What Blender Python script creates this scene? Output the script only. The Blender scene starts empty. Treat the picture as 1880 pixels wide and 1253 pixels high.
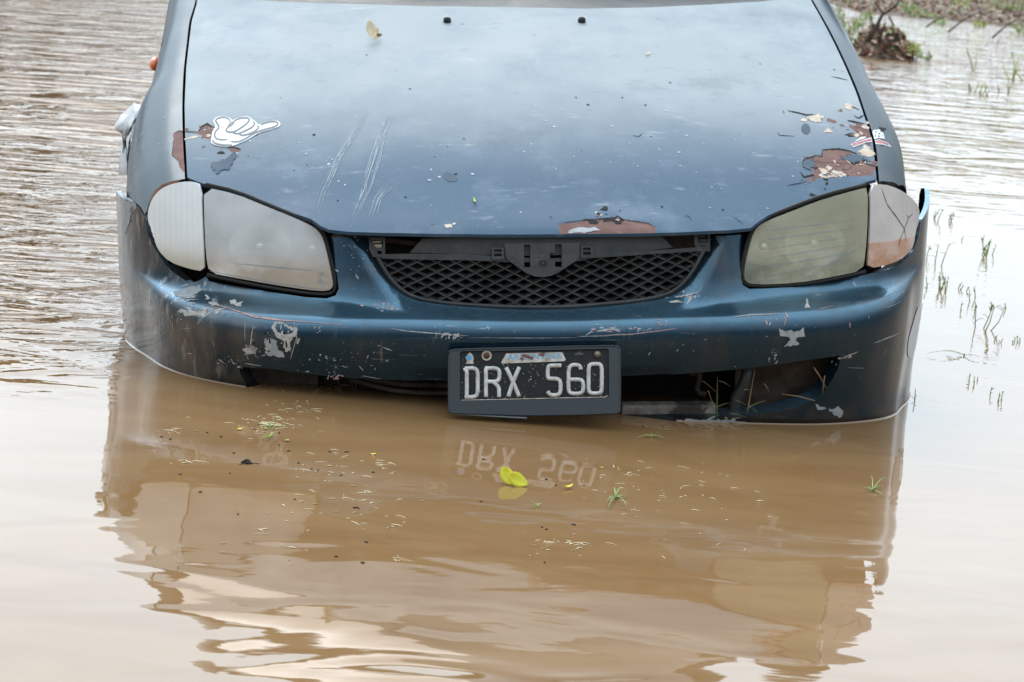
import bpy, bmesh, math, random
import numpy as np
from mathutils import Vector, Matrix
from mathutils.geometry import delaunay_2d_cdt
random.seed(7); rng = np.random.default_rng(7)
S = bpy.context.scene
COL = S.collection
rad = math.radians

# ------------------------------------------------------------------ frames
# The car was surveyed in its own frame (X across, Y towards its tail, Z up from its
# sills).  It lies rolled in the flood, so the water surface is a tilted plane there.
W, H = 1880, 1253
CAM = np.array([-0.375, -4.286, 1.932]); YAW, PITCH, ROLL = (rad(4.109), rad(18.151), rad(.855)); FK = 4353.
WA, WB, WC = -0.081, -0.132, 0.365                       # water plane in the car frame
_n = Vector((-WA, -WB, 1)).normalized()
RCW = np.array(_n.rotation_difference(Vector((0, 0, 1))).to_matrix())
P0 = np.array([0, 0, WC])
def c2w(p): return (np.asarray(p, float) - P0) @ RCW.T
def w2c(p): return np.asarray(p, float) @ RCW + P0
cy, sy = math.cos(YAW), math.sin(YAW); cp, sp = math.cos(PITCH), math.sin(PITCH); cr, sr = math.cos(ROLL), math.sin(ROLL)
_f = np.array([sy*cp, cy*cp, -sp]); _r = np.array([cy, -sy, 0.]); _u = np.cross(_r, _f)
_r, _u = cr*_r + sr*_u, -sr*_r + cr*_u
def proj(p):
    d = np.asarray(p) - CAM; z = d @ _f
    return np.stack([W/2 + FK*(d @ _r)/z, H/2 - FK*(d @ _u)/z], -1)
def ray(px, py): return _f + (px - W/2)/FK*_r - (py - H/2)/FK*_u

# ------------------------------------------------------------------ camera
cd = bpy.data.cameras.new('camera'); cam = bpy.data.objects.new('camera', cd); COL.objects.link(cam); S.camera = cam
cd.sensor_width = 36; cd.lens = FK/W*36; cd.clip_start = .05; cd.clip_end = 2000
m = np.eye(4); m[:3, :3] = RCW @ np.stack([_r, _u, -_f], 1); m[:3, 3] = c2w(CAM)
cam.matrix_world = Matrix(m.tolist())
cd.dof.use_dof = True; cd.dof.focus_distance = 4.3; cd.dof.aperture_fstop = 13

# ------------------------------------------------------------------ sky and sun
SUN_EL, SUN_AZ = rad(52), rad(-12)                    # behind thin cloud, beyond the car
S.view_settings.view_transform = 'Standard'; S.view_settings.look = 'None'
S.view_settings.exposure = 0.15; S.view_settings.gamma = 1
wd = bpy.data.worlds.new('World'); S.world = wd; wd.use_nodes = True
nt = wd.node_tree; nt.nodes.clear()
def N(t, ty, **k):
    n = t.nodes.new(ty)
    for a, b in k.items():
        if a[0] == '_':
            key = a[1:]; key = int(key) if key.isdigit() else key.replace('_', ' ')
            n.inputs[key].default_value = b
        else: setattr(n, a, b)
    return n
def L(t, a, ao, b, bi): t.links.new(a.outputs[ao], b.inputs[bi])
sky = N(nt, 'ShaderNodeTexSky', sky_type='NISHITA', sun_disc=False, sun_elevation=SUN_EL, sun_rotation=SUN_AZ, dust_density=3)
tc = N(nt, 'ShaderNodeTexCoord')
sd = Vector((math.sin(SUN_AZ)*math.cos(rad(24)), math.cos(SUN_AZ)*math.cos(rad(24)), math.sin(rad(24))))
dt = N(nt, 'ShaderNodeVectorMath', operation='DOT_PRODUCT'); dt.inputs[1].default_value = sd
L(nt, tc, 'Generated', dt, 0)
def smap(a, b, lo, hi):
    q = N(nt, 'ShaderNodeMapRange', interpolation_type='SMOOTHSTEP')
    for k, v in zip((1, 2, 3, 4), (a, b, lo, hi)): q.inputs[k].default_value = v
    L(nt, dt, 'Value', q, 0); return q
sz = N(nt, 'ShaderNodeSeparateXYZ'); L(nt, tc, 'Generated', sz, 0)
ma, mb = smap(0, 1, 0, 1), smap(.60, .96, 0., 20.)
for k, v in zip((1, 2, 3, 4), (.04, .62, 3.6, 15.)): ma.inputs[k].default_value = v
nt.links.remove(ma.inputs[0].links[0]); L(nt, sz, 'Z', ma, 0)
mr = N(nt, 'ShaderNodeMath', operation='ADD'); L(nt, ma, 0, mr, 0); L(nt, mb, 0, mr, 1)
nz = N(nt, 'ShaderNodeTexNoise', _Scale=2.2, _Detail=4.); L(nt, tc, 'Generated', nz, 'Vector')
nm = N(nt, 'ShaderNodeMapRange'); nm.inputs[1].default_value = .3; nm.inputs[2].default_value = .7; nm.inputs[3].default_value = .82; nm.inputs[4].default_value = 1.12
L(nt, nz, 'Fac', nm, 0)
ml = N(nt, 'ShaderNodeMath', operation='MULTIPLY'); L(nt, mr, 0, ml, 0); L(nt, nm, 0, ml, 1)
cc = N(nt, 'ShaderNodeVectorMath', operation='SCALE'); cc.inputs[0].default_value = (.84, .99, 1.11); L(nt, ml, 0, cc, 'Scale')
mx = N(nt, 'ShaderNodeMix', data_type='RGBA'); mx.inputs[0].default_value = .9
L(nt, sky, 0, mx, 6); L(nt, cc, 0, mx, 7)
bg = N(nt, 'ShaderNodeBackground', _Strength=.1); L(nt, mx, 2, bg, 0)
ow = N(nt, 'ShaderNodeOutputWorld'); L(nt, bg, 0, ow, 0)
sl = bpy.data.lights.new('sun', 'SUN'); sl.energy = 0.9; sl.angle = rad(22); sl.color = (1, .96, .9)
so = bpy.data.objects.new('sun', sl); COL.objects.link(so)
sv = Vector((math.sin(SUN_AZ)*math.cos(SUN_EL), math.cos(SUN_AZ)*math.cos(SUN_EL), math.sin(SUN_EL)))
so.rotation_euler = sv.to_track_quat('Z', 'Y').to_euler(); so.location = (0, 0, 30)

# ------------------------------------------------------------------ helpers
def tag(o, label=None, cat=None, group=None, kind=None):
    if label: o['label'] = label
    if cat: o['category'] = cat
    if group: o['group'] = group
    if kind: o['kind'] = kind
    return o
def empty(name, loc=(0, 0, 0)):
    o = bpy.data.objects.new(name, None); COL.objects.link(o); o.location = loc; o.empty_display_size = .1; return o

class Acc:
    """collects verts, faces and material indices; build() links ONE mesh object"""
    def __init__(s): s.v = []; s.f = []; s.m = []; s.sm = []
    def add(s, verts, faces, mat=0, smooth=True):
        b = len(s.v); s.v += [tuple(map(float, p)) for p in verts]
        for i, f in enumerate(faces):
            s.f.append(tuple(b + k for k in f)); s.m.append(mat[i] if isinstance(mat, (list, np.ndarray)) else mat); s.sm.append(smooth)
    def build(s, name, mats, parent=None):
        me = bpy.data.meshes.new(name); me.from_pydata(s.v, [], s.f)
        for mt in (mats if isinstance(mats, (list, tuple)) else [mats]): me.materials.append(mt)
        me.polygons.foreach_set('material_index', s.m); me.polygons.foreach_set('use_smooth', s.sm)
        me.validate(); me.update()
        o = bpy.data.objects.new(name, me); COL.objects.link(o)
        if parent is not None: o.parent = parent
        return o
    def tube(s, pts, r, n=8, mat=0, caps=True, flat=1.0):
        pts = [Vector(p) for p in pts]; rs = r if isinstance(r, (list, tuple, np.ndarray)) else [r]*len(pts)
        vs = []; fs = []; up = Vector((0, 0, 1))
        for i, p in enumerate(pts):
            t = (pts[min(i+1, len(pts)-1)] - pts[max(i-1, 0)]).normalized()
            if i == 0:
                if abs(t.dot(up)) > .95: up = Vector((1, 0, 0))
                a = t.cross(up).normalized()
            else: a = (a - t*a.dot(t)).normalized()
            b = t.cross(a)
            for k in range(n):
                q = 2*math.pi*k/n; vs.append(p + a*math.cos(q)*rs[i] + b*math.sin(q)*rs[i]*flat)
        for i in range(len(pts)-1):
            for k in range(n): fs.append((i*n+k, i*n+(k+1) % n, (i+1)*n+(k+1) % n, (i+1)*n+k))
        if caps: fs += [tuple(range(n))[::-1], tuple(range((len(pts)-1)*n, len(pts)*n))]
        s.add(vs, fs, mat)
    def box(s, c, sz, rot=None, mat=0, bev=0.0):
        bm = bmesh.new(); bmesh.ops.create_cube(bm, size=1)
        bmesh.ops.scale(bm, vec=sz, verts=bm.verts)
        if bev: bmesh.ops.bevel(bm, geom=bm.edges[:], offset=bev, segments=2, affect='EDGES', profile=.6)
        M = Matrix.Translation(c) @ (rot.to_4x4() if rot else Matrix())
        bm.transform(M); s.bm(bm, mat)
    def bm(s, bm, mat=0, smooth=False):
        bm.verts.index_update(); s.add([v.co for v in bm.verts], [[v.index for v in f.verts] for f in bm.faces], mat, smooth); bm.free()
    def loft(s, rings, mat=0, closed=True, smooth=True):
        n = len(rings[0]); vs = [p for r in rings for p in r]; fs = []
        for i in range(len(rings)-1):
            for k in range(n if closed else n-1): fs.append((i*n+k, i*n+(k+1) % n, (i+1)*n+(k+1) % n, (i+1)*n+k))
        s.add(vs, fs, mat, smooth)

def spline(xs, ys):
    """monotone-ish C1 interpolation (finite-difference Hermite), vectorised"""
    xs = np.array(xs, float); ys = np.array(ys, float); h = np.diff(xs); d = np.diff(ys)/h
    m = np.empty_like(xs); m[0] = d[0]; m[-1] = d[-1]
    m[1:-1] = (d[:-1]*h[1:] + d[1:]*h[:-1])/(h[:-1]+h[1:])
    def f(x):
        x = np.asarray(x, float); xc = np.clip(x, xs[0], xs[-1]); i = np.clip(np.searchsorted(xs, xc)-1, 0, len(h)-1)
        t = (xc-xs[i])/h[i]; a = ys[i]; b = ys[i+1]
        return (2*t**3-3*t**2+1)*a + (t**3-2*t**2+t)*h[i]*m[i] + (3*t**2-2*t**3)*b + (t**3-t**2)*h[i]*m[i+1] + (x-xc)*np.where(x < xs[0], m[0], m[-1])
    return f
def sstep(x): x = np.clip(x, 0, 1); return x*x*(3-2*x)
def inside(pts, poly):
    pts = np.asarray(pts, float); a = np.asarray(poly, float); b = np.roll(a, -1, 0); out = np.zeros(len(pts), bool)
    dy = b[:, 1]-a[:, 1]; dy = np.where(dy == 0, 1e-15, dy); sl = (b[:, 0]-a[:, 0])/dy
    for i in range(0, len(pts), 4000):
        x, y = pts[i:i+4000, 0, None], pts[i:i+4000, 1, None]
        k = (a[None, :, 1] > y) != (b[None, :, 1] > y); out[i:i+4000] = (k & (x < sl*(y-a[:, 1])+a[:, 0])).sum(1) % 2 == 1
    return out
def pldist(pts, poly, closed=True):
    pts = np.asarray(pts, float); a = np.asarray(poly, float); b = np.roll(a, -1, 0)
    if not closed: a, b = a[:-1], b[:-1]
    d = b-a; dd = np.maximum((d*d).sum(1), 1e-12); out = np.empty(len(pts))
    for i in range(0, len(pts), 4000):
        w = pts[i:i+4000, None]-a; t = np.clip((w*d).sum(2)/dd, 0, 1); out[i:i+4000] = np.linalg.norm(w-t[..., None]*d, axis=2).min(1)
    return out
def dens(loop, step, closed=True):
    out = []; n = len(loop)
    for i in range(n if closed else n-1):
        a = np.array(loop[i], float); b = np.array(loop[(i+1) % n], float); k = max(1, int(math.ceil(np.linalg.norm(b-a)/step)))
        out += [a+(b-a)*j/k for j in range(k)]
    if not closed: out.append(np.array(loop[-1], float))
    return np.array(out)
def smoothloop(pts, it=2, closed=True):
    p = np.array(pts, float)
    for _ in range(it):                                   # Chaikin
        q = []; n = len(p)
        if not closed: q.append(p[0])
        for i in range(n if closed else n-1):
            a, b = p[i], p[(i+1) % n]; q += [a*.75+b*.25, a*.25+b*.75]
        if not closed: q.append(p[-1])
        p = np.array(q)
    return p

class Surf:
    def __init__(s, fn, ur, vr, nu=90, nv=60):
        s.fn = fn; U, V = np.meshgrid(np.linspace(*ur, nu), np.linspace(*vr, nv)); s.U = U.ravel(); s.V = V.ravel()
        s.ur = ur; s.vr = vr
        P = fn(s.U, s.V); s.px = proj(P); nn = s.nrm(s.U, s.V); s.face = np.einsum('ij,ij->i', nn, CAM-P) > 0
    def __call__(s, uv): uv = np.asarray(uv, float); return s.fn(uv[..., 0], uv[..., 1])
    def nrm(s, u, v, e=1e-4):
        a = s.fn(u+e, v)-s.fn(u-e, v); b = s.fn(u, v+e)-s.fn(u, v-e); n = np.cross(a, b); n /= np.linalg.norm(n, axis=-1, keepdims=True)+1e-12
        return n*getattr(s, 'sgn', 1)
    def inv1(s, px, py):
        q = np.array([px, py], float); d = np.linalg.norm(s.px-q, axis=1) + np.where(s.face, 0, 60); i = int(np.argmin(d)); x = np.array([s.U[i], s.V[i]])
        for _ in range(25):
            e = 1e-5; pp = proj(s.fn(np.array([x[0], x[0]+e, x[0]]), np.array([x[1], x[1], x[1]+e]))); p0 = pp[0]; r = p0-q
            if np.linalg.norm(r) < .02: break
            J = np.stack([(pp[1]-p0)/e, (pp[2]-p0)/e], 1)
            dx = -np.linalg.solve(J.T @ J + 2e3*np.eye(2), J.T @ r); m = np.abs(dx).max()
            if m > .03: dx *= .03/m
            x = x+dx
        return x
    def inv(s, pts): return np.array([s.inv1(*p) for p in pts])

def panel(acc, surf, outer, holes=(), step=.015, patches=(), mat=0, lift=0.0):
    """fill a loop in the (u,v) domain, minus holes, with patches of other materials"""
    loops = [dens(outer, step)] + [dens(h, step) for h in holes] + [dens(p, min(step, .008)) for p, _ in patches]
    allp = np.concatenate(loops); edges = []; b = 0
    for l in loops:
        edges += [(b+i, b+(i+1) % len(l)) for i in range(len(l))]; b += len(l)
    lo = loops[0].min(0); hi = loops[0].max(0)
    gx = np.arange(lo[0], hi[0], step); gy = np.arange(lo[1], hi[1], step*.87)
    g = np.array([(x+(step/2 if j % 2 else 0), y) for j, y in enumerate(gy) for x in gx])
    g = g[inside(g, loops[0])]
    for h in holes: g = g[~inside(g, h)]
    for l in loops: g = g[pldist(g, l) > step*.42]
    pts = np.concatenate([allp, g]) if len(g) else allp
    vs, _, fs, _, _, _ = delaunay_2d_cdt([Vector(p) for p in pts], edges, [], 0, 1e-6)
    vs = np.array([v[:] for v in vs]); fs = [f for f in fs]
    c = np.array([vs[list(f)].mean(0) for f in fs]); k = inside(c, loops[0])
    for h in holes: k &= ~inside(c, h)
    mt = np.full(len(fs), mat)
    for (p, mi) in patches: mt[inside(c, p)] = mi
    keep = [i for i in range(len(fs)) if k[i]]
    P = surf(vs)
    if lift: P = P + surf.nrm(vs[:, 0], vs[:, 1])*lift
    # orient faces to the surface normal
    T = vs[np.array(fs)]; ar = (T[:, 1, 0]-T[:, 0, 0])*(T[:, 2, 1]-T[:, 0, 1])-(T[:, 1, 1]-T[:, 0, 1])*(T[:, 2, 0]-T[:, 0, 0])
    keep = [i for i in keep if abs(ar[i]) > 4e-8]; big = max(keep, key=lambda i: abs(ar[i])); f = fs[big]
    sg = np.sign(np.cross(P[f[1]]-P[f[0]], P[f[2]]-P[f[0]]) @ surf.nrm(c[big:big+1, 0], c[big:big+1, 1])[0])*np.sign(ar[big]); out = []
    for i in keep:
        f = fs[i]; out.append(tuple(f) if ar[i]*sg > 0 else tuple(f)[::-1])
    acc.add(P, out, [int(mt[i]) for i in keep])
def rim(acc, surf, loop, depth, mat=0, closed=True, step=.012, lift=0.0, vec=None):
    l = dens(loop, step, closed); P = surf(l); n = surf.nrm(l[:, 0], l[:, 1]); A = P+n*lift
    B = A-n*depth if vec is None else A+np.array(vec)*depth
    k = len(l); fs = [(i, (i+1) % k, k+(i+1) % k, k+i) for i in range(k if closed else k-1)]
    acc.add(list(A)+list(B), fs, mat)

# ------------------------------------------------------------------ materials
def mat(name, col=(.5, .5, .5), rough=.5, metal=0., coat=0., coatr=.1, var=None, vscale=8., vdet=6., rvar=0., bump=0., bscale=60., spec=.5, extra=None, stretch=None):
    mt = bpy.data.materials.new(name); mt.use_nodes = True; t = mt.node_tree; p = t.nodes['Principled BSDF']
    p.inputs['Base Color'].default_value = (*col, 1); p.inputs['Roughness'].default_value = rough; p.inputs['Metallic'].default_value = metal
    p.inputs['Coat Weight'].default_value = coat; p.inputs['Coat Roughness'].default_value = coatr; p.inputs['Specular IOR Level'].default_value = spec
    tcn = N(t, 'ShaderNodeTexCoord'); vec = tcn.outputs['Object']
    if stretch:
        mp = N(t, 'ShaderNodeMapping'); mp.inputs['Scale'].default_value = stretch; t.links.new(vec, mp.inputs[0]); vec = mp.outputs[0]
    last = None
    if var:
        a = N(t, 'ShaderNodeTexNoise', _Scale=vscale, _Detail=vdet, _Roughness=.62); t.links.new(vec, a.inputs['Vector'])
        r = N(t, 'ShaderNodeValToRGB'); r.color_ramp.elements[0].position = .36; r.color_ramp.elements[1].position = .68
        r.color_ramp.elements[0].color = (*col, 1); r.color_ramp.elements[1].color = (*var, 1)
        L(t, a, 'Fac', r, 0); L(t, r, 0, p, 'Base Color'); last = r
        if rvar:
            rr = N(t, 'ShaderNodeMapRange'); rr.inputs[1].default_value = .3; rr.inputs[2].default_value = .7
            rr.inputs[3].default_value = max(.02, rough-rvar); rr.inputs[4].default_value = min(1, rough+rvar); L(t, a, 'Fac', rr, 0); L(t, rr, 0, p, 'Roughness')
    if bump:
        b = N(t, 'ShaderNodeTexNoise', _Scale=bscale, _Detail=5.); t.links.new(vec, b.inputs['Vector'])
        bn = N(t, 'ShaderNodeBump', _Strength=1., _Distance=bump); L(t, b, 'Fac', bn, 'Height'); L(t, bn, 0, p, 'Normal')
    if extra: extra(t, p, vec, last)
    return mt
def layer(t, p, vec, last, col, scale, lo, hi, det=8., amt=1., stretch=None, inp='Base Color', rot=None, mask=None):
    """lay a blotchy second colour over what feeds `inp`"""
    v = vec
    if stretch or rot:
        mp = N(t, 'ShaderNodeMapping')
        if stretch: mp.inputs['Scale'].default_value = stretch
        if rot: mp.inputs['Rotation'].default_value = rot
        t.links.new(vec, mp.inputs[0]); v = mp.outputs[0]
    a = N(t, 'ShaderNodeTexNoise', _Scale=scale, _Detail=det, _Roughness=.65); t.links.new(v, a.inputs['Vector'])
    mr = N(t, 'ShaderNodeMapRange', interpolation_type='SMOOTHSTEP'); mr.inputs[1].default_value = lo; mr.inputs[2].default_value = hi; mr.inputs[4].default_value = amt
    L(t, a, 'Fac', mr, 0)
    fac = mr.outputs[0]
    if mask is not None:
        mu = N(t, 'ShaderNodeMath', operation='MULTIPLY'); t.links.new(fac, mu.inputs[0]); t.links.new(mask, mu.inputs[1]); fac = mu.outputs[0]
    m = N(t, 'ShaderNodeMix', data_type='RGBA'); t.links.new(fac, m.inputs[0])
    if last is not None: t.links.new(last, m.inputs[6])
    else: m.inputs[6].default_value = p.inputs[inp].default_value
    m.inputs[7].default_value = (*col, 1)
    t.links.new(m.outputs[2], p.inputs[inp]); return m.outputs[2], fac
def axis_mask(t, vec, axis, a, b):
    s = N(t, 'ShaderNodeSeparateXYZ'); t.links.new(vec, s.inputs[0]); mr = N(t, 'ShaderNodeMapRange', interpolation_type='SMOOTHSTEP')
    mr.inputs[1].default_value = a; mr.inputs[2].default_value = b; t.links.new(s.outputs[axis], mr.inputs[0]); return mr.outputs[0]
def paint_extra(dust=.35, blot=.5):
    def f(t, p, vec, last):
        o = last.outputs[0] if last else None
        o, _ = layer(t, p, vec, o, (.07, .085, .10), 5., .46, .78, 9., blot)
        o, fc = layer(t, p, vec, o, (.26, .27, .27), 55., .60, .80, 8., dust)
        o, fc = layer(t, p, vec, o, (.30, .30, .29), 170., .70, .76, 3., dust)
    return f
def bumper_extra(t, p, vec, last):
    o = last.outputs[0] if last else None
    g = N(t, 'ShaderNodeNewGeometry'); up = axis_mask(t, g.outputs['Normal'], 'Z', .30, .85)      # sky reflection on the ledge, painted as lighter blue on upward faces
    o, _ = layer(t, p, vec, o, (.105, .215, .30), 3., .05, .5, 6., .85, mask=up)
    o, _ = layer(t, p, vec, o, (.04, .055, .072), 6., .50, .8, 9., .5)
    o, _ = layer(t, p, vec, o, (.30, .31, .31), 90., .63, .74, 8., .6)
    tide = axis_mask(t, g.outputs['Position'], 'Z', .055, .002)      # silt the flood has left just above its surface
    o, _ = layer(t, p, vec, o, (.13, .095, .065), 18., .30, .72, 9., .8, mask=tide)
    pt_ = N(t, 'ShaderNodeTexNoise', _Scale=4., _Detail=3.); t.links.new(vec, pt_.inputs['Vector']); pm = N(t, 'ShaderNodeMapRange'); pm.inputs[1].default_value = .46; pm.inputs[2].default_value = .6; L(t, pt_, 'Fac', pm, 0)
    o, _ = layer(t, p, vec, o, (.32, .33, .33), 130., .63, .70, 3., .85, stretch=(.10, .3, 1.3), mask=pm.outputs[0])
    o, _ = layer(t, p, vec, o, (.28, .29, .30), 90., .64, .71, 3., .8, stretch=(.9, .5, .12), rot=(0, .3, 0), mask=pm.outputs[0])
    o, _ = layer(t, p, vec, o, (.085, .075, .062), 7., .44, .80, 8., .5, stretch=(2.2, 2.2, .5))
    wet = axis_mask(t, g.outputs['Position'], 'Z', .016, .006); o, _ = layer(t, p, vec, o, (.016, .015, .014), 30., .2, .5, 4., .85, mask=wet)
    ml_ = axis_mask(t, vec, 'X', -.45, -.72)
    o, _ = layer(t, p, vec, o, (.16, .18, .20), 26., .60, .82, 9., .45, stretch=(.25, 1, 1.6))
    o, _ = layer(t, p, vec, o, (.20, .19, .18), 9., .34, .66, 10., .9, stretch=(1.2, 1.2, .45), mask=ml_)
    o, _ = layer(t, p, vec, o, (.42, .42, .41), 45., .56, .66, 8., .6, stretch=(1, 1, .35), mask=ml_)
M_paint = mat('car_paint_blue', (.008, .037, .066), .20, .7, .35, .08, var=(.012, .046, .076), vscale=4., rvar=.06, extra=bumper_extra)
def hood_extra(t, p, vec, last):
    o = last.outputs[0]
    back = axis_mask(t, vec, 'Y', .25, .75)  # dusty rear, paled further to put the grazing sky reflection into the colour
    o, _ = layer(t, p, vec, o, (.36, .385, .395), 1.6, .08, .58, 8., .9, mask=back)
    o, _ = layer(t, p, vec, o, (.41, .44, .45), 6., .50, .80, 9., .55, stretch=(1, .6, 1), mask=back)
    o, _ = layer(t, p, vec, o, (.20, .26, .32), 9., .50, .74, 8., .35)
    o, _ = layer(t, p, vec, o, (.32, .35, .38), 30., .60, .78, 8., .35, stretch=(.5, 1.2, 1))
    o, _ = layer(t, p, vec, o, (.035, .06, .085), 3.6, .56, .74, 8., .35)
    o, _ = layer(t, p, vec, o, (.46, .49, .51), 16., .60, .74, 9., .5, stretch=(.45, 1.5, 1))
    o, _ = layer(t, p, vec, o, (.05, .08, .11), 60., .62, .74, 6., .35, stretch=(.35, 1.2, 1))
    vo = N(t, 'ShaderNodeTexVoronoi', _Scale=70., _Randomness=1.); t.links.new(vec, vo.inputs['Vector'])
    vm = N(t, 'ShaderNodeMapRange'); vm.inputs[1].default_value = .16; vm.inputs[2].default_value = .10; vm.inputs[4].default_value = .10; L(t, vo, 'Distance', vm, 0)
    mm = N(t, 'ShaderNodeMix', data_type='RGBA'); L(t, vm, 0, mm, 0); t.links.new(o, mm.inputs[6]); mm.inputs[7].default_value = (.45, .48, .5, 1); t.links.new(mm.outputs[2], p.inputs['Base Color']); o = mm.outputs[2]
    o, _ = layer(t, p, vec, o, (.6, .6, .58), 200., .73, .77, 2., .5)
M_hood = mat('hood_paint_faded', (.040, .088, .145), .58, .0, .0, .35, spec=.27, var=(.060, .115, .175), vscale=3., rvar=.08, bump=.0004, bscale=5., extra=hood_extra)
M_fend = mat('fender_paint', (.011, .029, .046), .42, .3, .16, .18, spec=.35, var=(.022, .038, .052), vscale=5., rvar=.08, extra=paint_extra(.35, .75))
M_rust = mat('rusty_primer', (.21, .105, .085), .8, var=(.12, .055, .045), vscale=30., bump=.0008, bscale=120., extra=lambda t, p, v, l: layer(t, p, v, l.outputs[0], (.36, .22, .18), 60., .55, .72, 6., .7))
M_rustd = mat('dark_rust', (.07, .03, .02), .9, var=(.2, .08, .03), vscale=40., bump=.0006, bscale=120.)
M_crack = mat('crack_dark', (.01, .01, .012), .9)
M_prim = mat('cream_primer', (.62, .55, .45), .7, var=(.5, .3, .2), vscale=50.)
M_chip = mat('paint_chip_pale', (.55, .53, .50), .7, var=(.32, .28, .25), vscale=90.)
M_chipg = mat('paint_chip_grey', (.30, .33, .35), .6, var=(.42, .43, .43), vscale=90.)
M_chipp = mat('paint_chip_pink', (.42, .20, .18), .7, var=(.55, .42, .38), vscale=120.)
M_peel = mat('lifted_paint_flake', (.05, .08, .12), .62, .0, .0, .3, spec=.2, var=(.085, .115, .15), vscale=12.)
M_scuff = mat('scuff_light', (.30, .37, .43), .5, .2)
M_haze = mat('pale_wipe_mark', (.29, .345, .39), .6)
M_black = mat('black_plastic', (.016, .016, .017), .42, var=(.045, .045, .045), vscale=14., rvar=.12, bump=.0002, bscale=300., extra=lambda t, p, v, l: layer(t, p, v, l.outputs[0], (.16, .145, .125), 45., .55, .8, 8., .45))
M_greyp = mat('grey_bleached_plastic', (.026, .028, .030), .5, var=(.065, .065, .065), vscale=20., rvar=.1, extra=lambda t, p, v, l: layer(t, p, v, l.outputs[0], (.2, .18, .16), 60., .58, .78, 8., .5))
M_rubber = mat('black_rubber', (.012, .012, .012), .6)
M_dark = mat('dark_engine_bay', (.008, .0075, .007), .9, var=(.02, .015, .012), vscale=9.)
M_mudm = mat('muddy_metal', (.055, .036, .024), .85, var=(.15, .11, .08), vscale=25., bump=.001, bscale=80.)
M_tyre = mat('tyre_rubber', (.015, .015, .015), .8)
M_steel = mat('wheel_steel', (.25, .25, .26), .45, .7, var=(.12, .11, .10), vscale=12.)
M_glass_dark = mat('windscreen_glass', (.012, .016, .016), .04, spec=.6)
M_white = mat('sticker_white', (.66, .67, .68), .5)
M_line = mat('sticker_grey_line', (.13, .13, .14), .6)
M_red = mat('sticker_red', (.42, .05, .07), .5, var=(.55, .2, .2), vscale=80.)
M_char = mat('plate_letter_white', (.64, .62, .59), .5, var=(.40, .36, .32), vscale=70., rvar=.1, bump=.0003, bscale=200.)
M_plate = mat('plate_black', (.006, .006, .007), .5, spec=.25, var=(.014, .014, .015), vscale=40., extra=lambda t, p, v, l: layer(t, p, v, l.outputs[0], (.4, .38, .34), 160., .68, .74, 3., .7))
M_frame = mat('plate_frame_plastic', (.005, .008, .011), .38, coat=.05, var=(.017, .024, .030), vscale=9., rvar=.12)
M_blue = mat('plate_blue_ink', (.04, .27, .55), .5, var=(.16, .42, .62), vscale=90.)
M_cream = mat('plate_cream', (.55, .52, .46), .55, var=(.30, .20, .12), vscale=60.)
M_bolt = mat('old_bolt', (.32, .28, .2), .45, .5, var=(.12, .07, .04), vscale=60.)
def lens_mat(name, col, alpha, rough, dirt=(.42, .30, .2), z0=.60, z1=.66, extra=None, trans=1.0):
    mt = bpy.data.materials.new(name); mt.use_nodes = True; t = mt.node_tree; p = t.nodes['Principled BSDF']; out = t.nodes['Material Output']
    p.inputs['Roughness'].default_value = rough; p.inputs['Base Color'].default_value = (*col, 1); p.inputs['Coat Weight'].default_value = .5; p.inputs['Coat Roughness'].default_value = .12
    tcn = N(t, 'ShaderNodeTexCoord'); vec = tcn.outputs['Object']
    low = axis_mask(t, vec, 'Z', z1, z0)
    o, _ = layer(t, p, vec, None, dirt, 3., .12, .42, 6., .95, mask=low)
    o, _ = layer(t, p, vec, o, tuple(min(1, c*1.25) for c in col), 7., .45, .75, 6., .6)
    o, _ = layer(t, p, vec, o, (.25, .23, .2), 120., .72, .77, 2., .35)
    g = N(t, 'ShaderNodeBsdfTransparent'); g.inputs[0].default_value = (*[trans*c for c in (.93, .95, .95)], 1)
    a = N(t, 'ShaderNodeTexNoise', _Scale=9., _Detail=6.); t.links.new(vec, a.inputs['Vector'])
    mr = N(t, 'ShaderNodeMapRange'); mr.inputs[1].default_value = .3; mr.inputs[2].default_value = .7; mr.inputs[3].default_value = alpha-.12; mr.inputs[4].default_value = min(1, alpha+.12)
    L(t, a, 'Fac', mr, 0)
    ad = N(t, 'ShaderNodeMath', operation='ADD', use_clamp=True); t.links.new(mr.outputs[0], ad.inputs[0])
    lm = N(t, 'ShaderNodeMath', operation='MULTIPLY'); t.links.new(low, lm.inputs[0]); lm.inputs[1].default_value = .3; t.links.new(lm.outputs[0], ad.inputs[1])
    m = N(t, 'ShaderNodeMixShader'); t.links.new(ad.outputs[0], m.inputs[0]); L(t, g, 0, m, 1); L(t, p, 0, m, 2); L(t, m, 0, out, 0)
    if extra: extra(t, p, vec)
    return mt
M_lensL = lens_mat('hazed_lens', (.96, .98, .98), .56, .2, (.55, .43, .32), .60, .675)
M_lensR = lens_mat('yellowed_lens', (.68, .65, .46), .52, .2, (.22, .22, .16), .60, .66)
def ribs(t, p, vec):
    wv = N(t, 'ShaderNodeTexWave', _Scale=28., _Distortion=.4); wv.bands_direction = 'X'; t.links.new(vec, wv.inputs['Vector'])
    b = N(t, 'ShaderNodeBump', _Strength=.45, _Distance=.002); L(t, wv, 'Fac', b, 'Height'); L(t, b, 0, p, 'Normal')
M_turnL = lens_mat('ribbed_clear_lens', (.93, .94, .93), .92, .25, (.50, .44, .33), .60, .68, ribs)
M_turnR = lens_mat('cracked_turn_lens', (.74, .67, .63), .8, .25, (.50, .23, .11), .648, .655, ribs)
M_refl = mat('lamp_reflector', (.88, .88, .86), .25, .8, var=(.55, .53, .48), vscale=8.)
M_house = mat('lamp_housing', (.20, .20, .195), .5, .2)
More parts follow.
